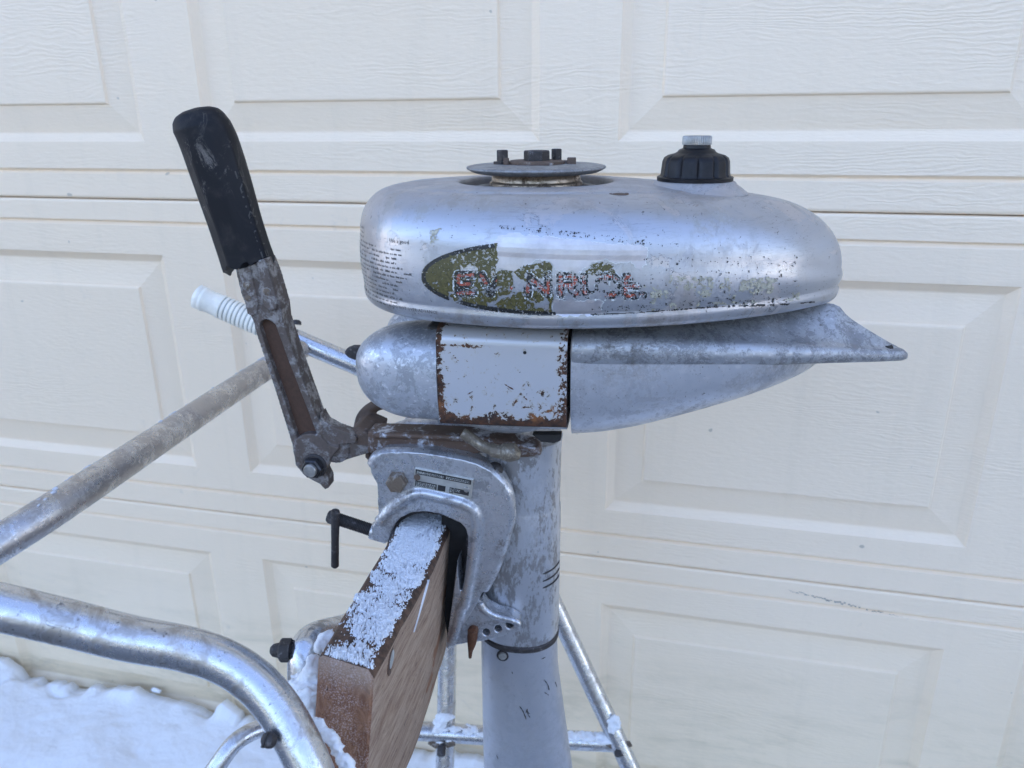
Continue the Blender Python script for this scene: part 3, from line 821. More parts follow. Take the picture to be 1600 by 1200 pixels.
# letters E V I N R U D E as strokes in a condensed slab face
LT = {'E': [[(0, 0), (0, 1)], [(0, 0), (.95, 0)], [(0, .5), (.7, .5)], [(0, 1), (1, 1)]], 'V': [[(0, 0), (.5, 1)], [(.5, 1), (1, 0)]], 'I': [[(.5, 0), (.5, 1)]],
      'N': [[(0, 1), (0, 0)], [(0, 0), (1, 1)], [(1, 1), (1, 0)]], 'R': [[(0, 0), (0, 1)], [(0, 0), (.75, .02)], [(.75, .02), (.95, .25)], [(.95, .25), (.75, .5)], [(.75, .5), (0, .5)], [(.4, .5), (1, 1)]],
      'U': [[(0, 0), (0, .8)], [(0, .8), (.3, 1)], [(.3, 1), (.7, 1)], [(.7, 1), (1, .8)], [(1, .8), (1, 0)]],
      'D': [[(0, 0), (0, 1)], [(0, 0), (.6, 0)], [(.6, 0), (1, .3)], [(1, .3), (1, .7)], [(1, .7), (.6, 1)], [(.6, 1), (0, 1)]]}
word = [('E', 716, 23), ('V', 752, 30), ('I', 794, 12), ('N', 824, 32), ('R', 875, 26), ('U', 912, 24), ('D', 944, 22), ('E', 977, 27)]
LDm = np.full(GX.shape, 1e9)
for ch_, x0, w_ in word:
    for st in LT[ch_]:
        pts = [(x0+a*w_, 429+b*28+(x0-716)*.010+b*(x0-716)*.006) for a, b in st]
        LDm = np.minimum(LDm, seg_d(GX, GY, pts))
red, blk, wht = LDm < 2.6, LDm < 6.4, LDm < 8.6
# where paint is left
left = (wx < 776) & (wy < 423) | (wx < 862) & (wy > 455) & (wx > 690) | (wx < 712)
left |= inpoly(wx, wy, [(803, 424), (818, 414), (850, 407), (862, 412), (862, 432), (820, 440)]) | inpoly(wx, wy, [(912, 424), (922, 412), (945, 408), (958, 416), (962, 428), (925, 430)])
left |= (np.abs(wy-443) < 20) & (wx > 700) & (wx < 800)
olive = inL & left & (fine > np.where(GX < 705, .30, np.where(GY > 462, .355, .385))) & ~(((mid > .66) & (wx > 720) & (wy > 404)))
olive &= ~((np.abs(wy-466-(wx-780)*-.45) < 3) & (wx > 760) & (wx < 800))
olive &= ~((wx > 700) & (wx < 724) & (wy > 455) & (mid > .42))
olive &= ~((wx > 660) & (wx < 720) & (wy < 402) & (mid > .50) & inLi & (wx < 712))
bord = inL & ~inLi & ((wx < 700) | (wx < 868) & (wy > 470) | (wx < 772) & (wy < 400)) & (fine > .36)
lw = (wx > 700) & (wx < 1012)
lett_keep = lw & (fine > .40) & ~((GX > 776) & (GX < 822) & (wy < 446)) & ~((GX > 985) & (wy < 432+(GX-985)*.7)) & ~((GX > 905) & (mid > .62)) & ~((GX > 790) & (GX < 815) & (mid > .45))
crack = np.abs(fbm(GX/4.6, GY/4.6, 3, 101)-.5) < np.where(GX > 860, .060, .035)
cls = np.zeros(GX.shape, int)             # 0 = bare
peel = inpoly(wx, wy, [(776, 369), (800, 364), (860, 370), (930, 376), (1012, 385), (1008, 414), (1000, 420), (985, 411), (962, 412), (945, 406), (922, 410), (905, 424), (868, 424), (862, 408), (842, 404), (820, 416), (806, 424), (780, 420), (768, 402)])
peel |= inpoly(wx, wy, [(863, 466), (900, 467), (942, 470), (936, 492), (880, 494), (863, 492)])
cls[peel] = 6
in_p = peel[1:-1, 1:-1] & peel[:-2, 1:-1] & peel[2:, 1:-1] & peel[1:-1, :-2] & peel[1:-1, 2:]
rimp = peel.copy(); rimp[1:-1, 1:-1] &= ~in_p; cls[rimp & (mid > .45)] = 4
stain = ((wx > 1000) & (wx < 1250) & (wy > 428-(wx-1000)*-.03) & (wy < 486-(wx-1000)*.07) & (mid+.35*fine > .74)) | ((wx > 672) & (wx < 790) & (wy > 356) & (wy < 384) & (big+.3*fine > .76) & (wx < 760))
cls[stain & (fine > .42)] = 5
cls[olive & ~bord] = 1
cls[bord] = 2
wl = wht & lett_keep & (fine > .58); cls[wl] = 4
kb = blk & lett_keep & ~crack; cls[kb] = 2
kr = red & lett_keep & ~crack & (mid < .54) & (((GX < 905)) | (fine > .5)); cls[kr] = 3
# thin broken line under the badge and its stray specks
ly = 491-np.clip(GX-925, 0, 400)*.0575 + np.sin(GX/37)*1.0
line = (np.abs(GY-ly) < 1.0+1.4*(mid-.5)) & (GX > 922) & (GX < 1272) & ((fine > .46) | (GX < 1030))
spk = (np.abs(GY-ly+5) < 7) & (GX > 920) & (GX < 1245) & (fine > .665)
spk |= (GX > 1005) & (GX < 1245) & (GY > 400) & (fine > .735) & (GY < ly)
spk |= (np.abs(GY-366-(GX-900)*.115) < 4) & (GX > 770) & (GX < 1060) & (fine > .66)
cls[line | spk] = 2
iy, ix = np.nonzero(cls)
keepmap = {}
Vd, Qd, Md = [], [], []
def vid(j, i):
    k_ = keepmap.get((j, i))
    if k_ is None:
        p = on_tank(PW0+i*ST, PH0+j*ST, .00035)
        keepmap[(j, i)] = k_ = (-1 if p is None else len(Vd))
        if p is not None: Vd.append(p[:])
    return k_
for j, i in zip(iy.tolist(), ix.tolist()):
    q = (vid(j, i), vid(j+1, i), vid(j+1, i+1), vid(j, i+1))
    if min(q) >= 0: Qd.append(q); Md.append(cls[j, i]-1)
dmats = [m_plain('badge_olive', (.085, .072, .020), .5, 0, 500, .35, .3), m_plain('badge_black', (.016, .016, .015), .5, 0, 500, .4), m_plain('badge_red', (.33, .075, .045), .5, 0, 500, .35),
         m_plain('badge_white', (.60, .62, .60), .5, 0, 500, .15), m_plain('grime_yellow', (.40, .38, .30), .6, .25, 300, .3), m_plain('bared_alloy', (.52, .495, .50), .40, .75, 60, .1)]
tag(link('badge', np_mesh('badge', Vd, Qd, True, Md), dmats, tank), 'flaked olive badge with red and black lettering')

# --- fine print at the nose of the tank, wrapped round the curve
def tank_side(s, z, lift=.0003):
    """point on the near wall: s = arc length from the nose"""
    d = np.r_[0, np.cumsum(np.hypot(*np.diff(near, axis=0).T))]
    x = np.interp(s, d, near[:, 0]); y = np.interp(s, d, near[:, 1]); x2 = np.interp(s+.001, d, near[:, 0]); y2 = np.interp(s+.001, d, near[:, 1])
    t = Vector((x2-x, y2-y, 0)).normalized(); n = Vector((t.y, -t.x, 0))
    o = Vector((x, y, z)) + n*.06; h = bvh.ray_cast(o, -n)
    return (h[0] if h[0] is not None else Vector((x, y, z))) + n*lift
def text_mesh(txt, size):
    c = bpy.data.curves.new('t', 'FONT'); c.body = txt; c.size = size; c.resolution_u = 1
    o = bpy.data.objects.new('t', c); COL.objects.link(o); bpy.context.view_layer.update()
    me = bpy.data.meshes.new_from_object(o.evaluated_get(bpy.context.evaluated_depsgraph_get()))
    V = [v.co.copy() for v in me.vertices]; F = [tuple(p.vertices) for p in me.polygons]
    bpy.data.objects.remove(o); bpy.data.curves.remove(c); bpy.data.meshes.remove(me)
    return V, F
mb = MB()
lines = ['', 'Use a good', '', '', '', '', '', '', '', '', '', '', 'DO NOT OVER-ADVANCE']
for i in range(17):
    z = .2030 - i*.0034
    s0, s1 = .012+.004*random.random(), .124 - .0015*max(0, i-9) + random.uniform(-.014, .004)
    if i in (0, 1, 2): s1 = .060
    s = s0
    while s < s1:                                   # letters too small and worn to read: little uneven ticks
        wlen = random.uniform(.0022, .0068)
        k_ = s
        gap = random.random() < .10
        while k_ < s+wlen and not gap:
            a_, h_ = random.uniform(.0004, .0008), random.choice([.0012, .0012, .0018])
            if random.random() < .86:
                p = [tank_side(k_, z), tank_side(k_+a_, z), tank_side(k_+a_, z+h_*random.uniform(.6, 1)), tank_side(k_, z+h_)]
                mb.add(p, [(0, 1, 2, 3)])
            k_ += a_+.00042
        s += wlen+random.uniform(.0011, .0026)
for txt, s0, z, sz in (('Use a good', .108, .1985, .0044), ('DO NOT OVER-ADVANCE', .108, .1485, .0036)):
    V, F = text_mesh(txt, sz)
    mb.add([tank_side(s0+v.x, z+v.y) for v in V], F)
mb.build('instruction_print', m_plain('faded_print', (.085, .080, .070), .6, 0, 400, .5), tank, smooth=False)

# --- flywheel and rope plate in its well
fx, fz = FC[0], .2455
fly = MB().lathe([(.001, .220), (.0585, .220), (.0595, .2225), (.0570, .2275), (.0500, .2310), (.0385, .2325), (.034, .2325)], (fx, 0, 0), (0, 0, 1), 72).build('flywheel', mat_plate, motor, sharp=50)
MB().lathe([(.034, .230), (.0385, .2315), (.0382, .2345), (.0366, .2360), (.0362, .2400), (.0352, .2412), (.0352, .2432)], (fx, 0, 0), (0, 0, 1), 64).build('copper_hub', m_rusty('coppery_hub', (.10, .07, .05), (.46, .37, .29), .52, 90, .4, .85), fly)
sheave = MB().lathe([(.001, .2424), (.050, .2424), (.0540, .2440), (.0567, .2455), (.0571, .2463), (.0567, .2472), (.054, .2478), (.040, .2488), (.001, .2492)], (fx, 0, 0), (0, 0, 1), 96).build('rope_plate', mat_plate, fly, sharp=60)
top = .2488
MB().lathe([(.0235, top-.0005), (.0235, top+.0022), (.0215, top+.0028), (.001, top+.0028)], (fx, 0, 0), (0, 0, 1), 48).build('pawl_plate', mat_brown, sheave)
MB().lathe([(.0106, top+.002), (.0106, top+.0096), (.0098, top+.0106), (.001, top+.0106)], (fx+.0005, 0, 0), (0, 0, 1), 6).build('hub_nut', mat_dark, sheave, sharp=30)
for a, b, h, r_ in ((-.0272, -.004, .0110, .0046), (.0158, .010, .0112, .0042)):
    q = MB().lathe([(r_+.0028, 0), (r_+.0028, .0026), (r_, .0027), (r_, h), (r_*.85, h+.0006), (.0004, h+.0006)], (fx+a, b, top-.0004), (0, 0, 1), 4).build('square_bolt', mat_dark, sheave, sharp=30)
for a, b, w_, h, d_ in ((-.0225, -.014, .004, .0062, .003), (.0292, -.002, .0070, .0058, .004), (.0080, -.020, .016, .0026, .008), (-.0065, -.016, .014, .0020, .008), (.022, .006, .012, .003, .010)):
    MB().box((fx+a, b, top+h/2-.0006), (w_, d_, h), Matrix.Rotation(random.uniform(-.3, .3), 3, 'Z')).build('pawl_lug', mat_brown, sheave, bevel=.0006)
# --- vent plug near the crease, filler neck and ribbed cap
p = on_tank(967, 303, 0)
MB().lathe([(.0075, -.0005), (.0070, .0006), (.0052, .0005), (.0048, -.0002)], p, (0, 0, 1), 28).lathe([(.0046, -.0006), (.0042, .0005), (.0002, .0008)], p, (0, 0, 1), 20).build('vent_plug', mat_brown, tank)
cx = mp(1085, 288, 0).x
cz = .2325
MB().lathe([(.0425, -.0062), (.0375, -.0022), (.0335, .0005), (.0318, .0028), (.0300, .0036), (.001, .0036)], (cx, 0, cz), (0, 0, 1), 48).build('filler_neck', mat_tank, tank)
nseg = 144; rings = []
for r_, h, rib in ((.0285, .0030, 0), (.0298, .0032, 0), (.0300, .0070, 0), (.0292, .0078, 0), (.0276, .0080, .4), (.0270, .0100, 1), (.0262, .0215, 1), (.0250, .0252, .9), (.0222, .0275, .5), (.0170, .0292, .1), (.0150, .0305, 0), (.0138, .0325, 0), (.0118, .0335, 0), (.0108, .0340, 0), (.0104, .0372, 0)):
    h = .003+(h-.003)*.82
    rings.append([((r_*(1-rib*.075*max(0, math.cos(12*2*math.pi*k/nseg))**6 + rib*.012*math.cos(12*2*math.pi*k/nseg)))*math.cos(2*math.pi*k/nseg)+cx, r_*(1-rib*.075*max(0, math.cos(12*2*math.pi*k/nseg))**6)*math.sin(2*math.pi*k/nseg), cz+h) for k in range(nseg)])
cap = MB().loft(rings).build('fuel_cap', mat_black, motor, sharp=45)
rings = []
for r_, h, k0 in ((.0100, .0368, 0), (.0110, .0372, 1), (.0111, .0385, 1), (.0111, .0440, 1), (.0106, .0450, .6), (.0098, .0453, 0), (.0002, .0453, 0)):
    h = .003+(h-.003)*.82
    rings.append([((r_+k0*.00035*math.cos(40*2*math.pi*k/160))*math.cos(2*math.pi*k/160)+cx-.0002, (r_+k0*.00035*math.cos(40*2*math.pi*k/160))*math.sin(2*math.pi*k/160), cz+h) for k in range(160)])
MB().loft(rings).build('vent_screw', m_plain('grey_nickel', (.36, .35, .33), .45, .85), cap, sharp=40)

# --- power head under the tank
def rrect(w, z0, z1, rt_, rb, x, n=6, yc=0, w2=None):
    """rounded section in the y-z plane at x"""
    w2 = w if w2 is None else w2; P = []
    for (cy, cz_, r_, a0) in ((w-rt_, z1-rt_, rt_, 0), (-(w2-rt_), z1-rt_, rt_, 90), (-(w2-rb), z0+rb, rb, 180), (w-rb, z0+rb, rb, 270)):
        for k in range(n+1):
            a = R(a0+90*k/n); P.append((x, yc+cy+r_*math.cos(a), cz_+r_*math.sin(a)))
    return P
YB = -.080
zt0, zt1 = mp(690, 513, YB).z, mp(885, 521, YB).z
zb0, zb1 = mp(688, 667, YB).z, mp(886, 674, YB).z
xb0, xb1 = mp(683, 590, YB).x, mp(885.5, 590, YB).x
rings = []
for t in np.linspace(0, 1, 9):
    x = xb0+(xb1-xb0)*t; bul = .0012*math.sin(math.pi*t)
    rings.append(rrect(.080+bul, zb0+(zb1-zb0)*t, zt0+(zt1-zt0)*t, .013, .010, x, 7))
def mk_band():
    n = NT('rusting_white_steel')
    x, z = n.axis(0), n.axis(2)
    a = n.noise(75, 8, .68, dist=.5); b = n.noise(420, 4, .65, off=4)
    near_b = n.ramp(z, zb0+.002, zb0+.017, 1, 0); low_b = n.ramp(z, zb0, zb0+.046, 1, 0)
    near_l = n.ramp(x, xb0+.0015, xb0+.0095, 1, 0); near_t = n.ramp(n.math('ABSOLUTE', n.math('SUBTRACT', z, zt0-.0135)), 0, .003, 1, 0)
    near_t = n.math('MULTIPLY', near_t, n.ramp(x, xb0+.030, xb0+.050, 1, 0))
    near_r = n.math('MULTIPLY', n.ramp(x, xb1-.010, xb1, 0, .75), n.ramp(b, .40, .55))
    w_ = n.math('MAXIMUM', n.math('MAXIMUM', near_b, n.math('MULTIPLY', near_l, .72)), n.math('MAXIMUM', n.math('MULTIPLY', near_t, .55), near_r))
    w_ = n.math('ADD', w_, n.math('MULTIPLY', low_b, n.ramp(x, xb0+.02, xb1, .14, .56)))
    sm = n.noise(150, 7, .7, dist=.6, off=21)
    ct = lambda v_, g_: n.math('MULTIPLY', n.math('SUBTRACT', v_, .5), g_)
    f = n.math('ADD', n.math('ADD', n.math('MULTIPLY', w_, .50), ct(a, 1.0)), n.math('ADD', ct(b, .35), ct(sm, 1.6)))
    k = n.ramp(f, .25, .28)
    halo = n.ramp(f, .13, .26)
    rc = n.mix(n.ramp(n.noise(150, 6, .7, off=8), .35, .68), (.028, .016, .012), (.115, .046, .020))
    rc = n.mix(n.ramp(n.noise(40, 4, .6, off=12), .60, .72, 0, .6), rc, (.30, .11, .03))
    c = n.mix(n.math('MULTIPLY', halo, .55), (.52, .525, .545), (.46, .40, .29))
    c = n.mix(n.ramp(n.noise(300, 3, .6, off=15), .70, .74, 0, .8), c, (.05, .035, .03))
    n.set('Base Color', n.mix(k, c, rc)); n.set('Metallic', n.ramp(k, 0, 1, .35, 0)); n.set('Roughness', n.ramp(k, 0, 1, .36, .85))
    n.bump(n.math('ADD', n.math('MULTIPLY', k, n.noise(500, 4, .7, off=2)), n.math('MULTIPLY', n.noise(30, 3, .5), .5)), .35, .0008)
    return n.m
mat_band = mk_band()
band = MB().loft(rings).build('cowl_band', mat_band, motor, sharp=50)
tag(band, 'white steel band with brown rust along its lower and left edges')
# rolled crease near the top edge of the band, small black hole
p = mp(820, 551, YB-.0014); MB().lathe([(.0014, 0), (.0012, .0003), (.0002, .0003)], p, (0, -1, 0), 14).build('rivet_hole', mat_void, band)
def on_band(a, b): return mp(a, b, YB-.0012)
for pts in ([(788, 600), (796, 605), (803, 609)], [(731, 616), (738, 612)], [(706, 560), (712, 559)], [(818, 620), (824, 625)]):
    q = [on_band(*p) for p in crom(pts, 5)]
    MB().tube(q, [random.choice([.0001, .0002, .0004, .0006]) for _ in q], 5).build('scratch', mat_rust, band)

# cylinder covers: bullet-nosed, one on each side
xn = mp(556.5, 572, -.05).x; xq = xb0 - .0002
zc_t, zc_b = mp(640, 502, -.050).z - .0035, mp(660, 661, -.066).z
def cover(sign):
    rings = []
    for t in list(np.linspace(0, 1, 18)):
        a = t*math.pi/2; Lx = .056
        x = xn + Lx*(1-math.cos(a)); g_ = math.sin(a)**.82
        rings.append((x, g_))
    rings += [(xn+.062+k*(xq-xn-.062)/4, 1.0+.004*k) for k in range(0, 5)]
    mb = MB(); out = []
    for x, g_ in rings:
        zc = (zc_t+zc_b)/2 + .004*(1-g_); hh = (zc_t-zc_b)/2*max(g_, .02); hw = .0385*max(g_, .02); P = []
        for k in range(40):
            a = 2*math.pi*k/40; c, s_ = math.cos(a), math.sin(a); e = 2/2.7
            P.append((x, sign*(-.0430) + hw*abs(c)**e*math.copysign(1, c), zc + hh*abs(s_)**e*math.copysign(1, s_)))
        out.append(P)
    return mb.loft(out).build('cylinder_cover', mat_pod, motor, sharp=60)
cover(1); cover(-1)
# dark core of the engine seen in the gaps
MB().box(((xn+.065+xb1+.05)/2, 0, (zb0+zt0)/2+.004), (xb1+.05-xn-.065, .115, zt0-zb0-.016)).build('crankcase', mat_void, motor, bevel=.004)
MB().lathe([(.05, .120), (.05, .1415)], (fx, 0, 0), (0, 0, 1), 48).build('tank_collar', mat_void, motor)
# choke lever poking out ahead of the near cover
mb = MB(); mb.prism(mxz([(539, 549), (544, 543), (552, 540), (566, 540), (566, 560), (556, 561), (546, 557)], -.045), -.049, -.041)
mb.build('choke_lever', mat_dark, motor, bevel=.0015)

# tail cowl: boat-shaped belly behind the band
xt0 = xb1 + .003
bot = [(889, 678), (930, 676), (965, 671), (1000, 664), (1050, 651), (1100, 637), (1150, 622), (1200, 605), (1240, 589), (1262, 578), (1276, 569)]
rings = []
x_end = mp(1277, 568, 0).x
for a, b in crom(bot, 3):
    t = (a-889)/(1277-889); w_ = .0785*math.sqrt(max(0, 1-t**2.3))**1.05+.0012
    p = mp(a, b, -w_*.45); p.x = max(p.x, xb1+.0030); zt_ = .1150
    hh = max(zt_-p.z, .004)
    P = []
    for k in range(33):
        u = -1+2*k/32; yy = w_*math.sin(u*math.pi/2)
        fl = (1-abs(math.sin(u*math.pi/2))**3.4)**(1/3.0) if abs(u) < 1 else 0
        P.append((p.x, yy, zt_ - hh*fl))
    rings.append(P)
# square up the first section so that it meets the band
mb = MB(); mb.loft(rings, True, True, True)
tc = mb.build('tail_cowl', mat_tail, motor, sharp=60)

# carrying handle: heavy rim that runs back into a pointed fin
rings = []
st_ = [(890.5, 534, 563, .0790), (893, 528, 569, .0815), (900, 525, 572, .0830), (950, 525.5, 574, .0830), (1000, 527, 574, .0815), (1060, 531, 574, .0775), (1120, 534, 573.5, .0715), (1180, 537, 572.5, .0625), (1240, 540, 571, .0510), (1290, 542, 569.5, .0395), (1330, 544, 568.5, .0285), (1365, 546, 567.5, .0195), (1392, 547, 566.5, .0125), (1405, 547.5, 566, .0090), (1414, 549, 565, .0055), (1419, 553, 561, .002)]
# crest line of the casting on the middle plane
crest = [(890, .1395), (1240, .1395), (1290, .1385), (1304, mp(1304, 476, 0).z), (1313, mp(1313, 487, 0).z), (1325, mp(1325, 497, 0).z), (1350, mp(1350, 512, 0).z), (1375, mp(1375, 526, 0).z), (1396, mp(1396, 537, 0).z), (1405, mp(1405, 541, 0).z), (1414, mp(1414, 547, 0).z), (1419, mp(1419, 553, 0).z)]
cxp = [c[0] for c in crest]; czp = [c[1] for c in crest]
xs_mid = {}
st2 = crom([(a, b, c, w) for a, b, c, w in st_], 4)
for a, b, c, w_ in st2:
    w_ = max(w_, .0015)
    pt, pb = mp(a, b, -w_), mp(a, c, -w_*.9)
    x = max(pt.x, xb1+.0026+.00001*len(rings)); h = max(pt.z-pb.z, .002)
    # silhouette column on the middle plane at this x
    lo, hi = 850., 1450.
    for _ in range(30):
        m_ = (lo+hi)/2
        if mp(m_, 520, 0).x < x: lo = m_
        else: hi = m_
    zc = max(np.interp(lo, cxp, czp), pt.z+.0004)
    r_ = min(h*.48, w_*.8)
    half_ = [(0, pb.z)]
    half_ += [((w_-r_)*.6, pb.z)]
    for k in range(9):
        aa = R(-90+180*k/8); half_.append((w_-r_+r_*math.cos(aa), pb.z+h/2+h/2*math.sin(aa)))
    yin = w_-r_; 
    for k in range(1, 8):
        t = k/8; half_.append((yin*(1-t), pt.z+(zc-pt.z)*(t**1.5*(1.55-.55*t) if lo > 1200 else min(1, t*1.5)**.85)))
    half_.append((0, zc))
    P = [(x, -y, z) for y, z in half_] + [(x, y, z) for y, z in reversed(half_[1:-1])]
    rings.append(P)
mb = MB(); mb.loft(rings)
hd = mb.build('carrying_handle', mat_handle, motor, sharp=60)
p = mp(1388, 541, -.004); MB().lathe([(.0042, 0), (.0040, .0006), (.0010, .0006)], p, (.25, -.35, .9), 18).build('lashing_hole', mat_void, hd)

# lower flange with a sagging bowl under the band
rings = []
for a, b, w_ in ((687, 669, .058), (712, 671, .058), (741, 678, .057), (765, 686, .056), (790, 691, .055), (812, 690, .055), (830, 686, .056), (845, 680, .058), (886, 678, .060)):
    p = mp(a, b, -w_); zz = zb0+.004; P = []
    for k in range(17):
        u = math.pi*k/16; P.append((p.x, -w_*math.cos(u)*1.12, zz-(zz-p.z)*math.sin(u)**.5))
    rings.append(P)
MB().loft(rings).build('lower_flange', mat_pod, motor, sharp=60)

# --- steering arm, tiller
YA = -.022
mb = MB()
mb.prism(mxz([(574, 675), (600, 675), (660, 677), (753, 682), (800, 690), (842, 700), (846, 711), (836, 714), (800, 716), (753, 708), (700, 711), (640, 712), (586, 713), (574, 706)], -.040), -.040, -.018)
mb.tube([mp(a, b, -.040) for a, b in ((586, 680), (650, 681), (752, 686), (835, 702))], .0026, 10)
arm = mb.build('steering_arm', mat_bar, motor, remesh=.0011, relax=4)
mb = MB()
mb.tube([mp(a, b, -.018) for a, b in crom([(566, 686), (560, 672), (562, 655), (572, 641), (588, 632), (606, 628)], 5)], [.0075]*26, 14) if False else None
hook = crom([(572, 688), (564, 672), (566, 655), (574, 643), (587, 634), (604, 629)], 6)
mb.tube([mp(a, b, .010) for a, b in hook], [.0072-.0018*abs(i/(len(hook)-1)) for i in range(len(hook))], 16)
mb.prism(mxz([(548, 672), (558, 666), (575, 670), (588, 676), (586, 694), (579, 697), (577, 711), (580, 716), (576, 718), (571, 714), (572, 699), (560, 701), (535, 706), (530, 694), (534, 688)], -.028), -.030, .008)
mb.lathe([(.0095, 0), (.0095, .024)], mp(565, 688, -.034), (0, 1, 0), 20)
mb.build('arm_yoke', mat_brown, motor, remesh=.0011, relax=5)
# far side of the steering arm with a pale cap
mb = MB(); mb.tube([mp(a, b, .03) for a, b in ((600, 676), (640, 672), (700, 672), (780, 676))], [.006, .012, .012, .010], 18)
mb.build('far_arm', mat_clamp, motor, sharp=60)
# elbow and union nut of the fuel line
mb = MB(); el = crom([(722, 676), (735, 684), (752, 696), (770, 703), (790, 706), (806, 706)], 5)
mb.tube([mp(a, b, -.062) for a, b in el], [.0045, .0046]+[.0048]*(len(el)-4)+[.0062, .0060], 16)
e0 = mp(768, 703, -.062); e1 = mp(782, 706, -.062); mb.tube([e0, e1], .0064, 8)
mb.tube([mp(a, b, -.062) for a, b in ((784, 706), (797, 707), (808, 705), (811, 703))], [.0075, .0082, .0074, .003], 14)
mb.build('fuel_elbow', m_rusty('dull_brass', (.13, .105, .075), (.33, .29, .23), .6, 110, .4, .8), motor, remesh=.0008, relax=2)

# tiller: cast channel section with a brown sunk web
YT = -.030
outer = [(366, 414), (414, 404), (425, 432), (439, 480), (441, 500), (470, 585), (498, 662), (506, 698), (500, 722), (478, 722), (468, 712), (456, 693), (430, 610), (400, 520), (396, 503), (377, 460)]
hole = [(405, 510), (408, 502), (415, 499), (422, 501), (430, 507), (453, 570), (478, 634), (496, 681), (500, 692), (497, 699), (486, 702), (473, 700), (465, 690), (446, 630), (421, 560)]
mb = MB(); mb.prism(mxz(outer, YT-.010), YT-.010, YT+.010, [mxz(hole, YT-.010)])
mb.prism(mxz([(371, 416), (388, 408), (403, 472), (401, 490), (393, 494), (386, 490)], YT-.0125), YT-.0125, YT)
mb.prism(mxz([(399, 408), (414, 404), (433, 470), (432, 483), (422, 486), (414, 480)], YT-.0125), YT-.0125, YT)
# boss, hooked stop and gusset at the pivot
mb.lathe([(.0178, 0), (.0178, .019)], mp(487, 706, YT-.011), (0, 1, 0), 28)
mb.prism(mxz([(456, 693), (462, 727), (476, 744), (500, 757), (508, 765), (514, 762), (513, 748), (507, 736), (520, 712), (530, 700), (500, 690)], YT-.010), YT-.010, YT+.004)
mb.prism(mxz([(499, 643), (503, 652), (508, 660), (524, 669), (543, 676), (554, 681), (557, 688), (555, 693), (536, 694), (520, 697), (505, 700)], YT-.008), YT-.008, YT+.006)
mb.lathe([(.0135, 0), (.0135, .020)], mp(523, 703, YT-.006), (0, 1, 0), 24)
mb.prism(mxz([(520, 697), (576, 690), (576, 708), (556, 714), (530, 722), (518, 716)], YT-.004), YT-.004, YT+.012)
tiller = mb.build('tiller_arm', mat_tiller, motor, remesh=.0008, relax=3)
tag(tiller, 'folded-up cast tiller with a brown channel and bare prongs')
mb = MB(); mb.prism(mxz([(396, 495), (434, 495), (506, 698), (468, 706)], YT-.0035), YT-.0035, YT+.004); mb.build('tiller_web', mat_web, tiller, smooth=False)
MB().prism(mxz([(386, 402), (400, 399), (414, 470), (408, 478), (398, 470)], YT-.0085), YT-.0092, YT).build('tiller_groove', mat_dark, tiller, bevel=.0008)
for a, b, r_ in ((386, 446, .0034), (417, 456, .0032), (388, 466, .0028)):
    MB().lathe([(r_, 0), (r_, .0006), (r_*.6, .0012), (.0002, .0012)], mp(a, b, YT-.0124), (0, -1, 0), 18).build('rivet', mat_bolt, tiller)
p = mp(492.5, 726.5, YT-.010)
bt = MB().lathe([(.0118, 0), (.0118, .002), (.0108, .003), (.0105, .0035)], p, (0, -1, 0), 32).build('pivot_washer', mat_dark, tiller)
MB().lathe([(.0100, .003), (.0100, .0095), (.0088, .0108), (.0072, .0108), (.0002, .0108)], p, (0, -1, 0), 6).build('pivot_nut', m_plain('dark_blued_steel', (.055, .055, .06), .38, .7, 200, .4), bt, sharp=30)
MB().lathe([(.0062, .0100), (.0062, .0128), (.0054, .0138), (.0002, .0140)], p, (0, -1, 0), 20).build('pivot_end', mat_knurl, bt)

# rubber grip: eight flats, rounded end, split and scalloped mouth
tip, mouth = mp(309, 168, YT), mp(390.5, 417, YT)
gax = (mouth-tip).normalized(); gn = Vector((0, -1, 0)); gs = gax.cross(gn).normalized()*-1
Lg = (mouth-tip).length; K = .00056
cen_px = [(308, 175), (310, 200), (324, 260), (346, 320), (372, 385), (391, 420)]
rad = [(0, .003), (.010, .0125), (.030, .0182), (.06, .0214), (.11, .0236), (.20, .0237), (.35, .0232), (.50, .0228), (.70, .0220), (.88, .0220), (.97, .0224), (1.0, .0224)]
rings = []; nk = 64
for t in list(np.linspace(0, .12, 14)) + list(np.linspace(.14, 1, 26)):
    r_ = np.interp(t, [a for a, b in rad], [b for a, b in rad]); oc = np.clip((t-.10)/.25, 0, 1); P = []
    off = .0022*math.exp(-((t-.06)/.09)**2)
    for k in range(nk):
        a = 2*math.pi*k/nk; a8 = (a+math.pi/8) % (math.pi/4) - math.pi/8
        f_ = (math.cos(math.pi/8)/math.cos(a8))*1.04; f_ = 1+(f_-1)*oc*.95
        mouth_dz = 0
        if t > .93:
            mouth_dz = (t-.93)/.07*(.0085*math.sin(4*a+1.2)**2*np.sign(math.sin(4*a+1.2))*.5 - (.010 if 1.1 < a < 2.2 else 0)*.6)
        rr = r_*f_*(1+.012*math.sin(3*a+t*7))
        P.append(tip + gax*(t*Lg+mouth_dz) + gs*(rr*math.cos(a)-off) + gn*(rr*math.sin(a)*.86))
    rings.append(P)
grip = MB().loft(rings, True, True, True).build('tiller_grip', mat_rubber, motor, sharp=50)
rings2 = [[tip+gax*(Lg*1.0-.004)+(gs*math.cos(2*math.pi*k/24)+gn*math.sin(2*math.pi*k/24)*.86)*.0185 for k in range(24)], [tip+gax*(Lg+.0085)+(gs*math.cos(2*math.pi*k/24)+gn*math.sin(2*math.pi*k/24)*.86)*.0185 for k in range(24)]]
V, F = text_mesh('EVINRUDE', .0135)
wt = max(v.x for v in V); mb = MB(); sgn = 1
for v in V: pass
pts = []
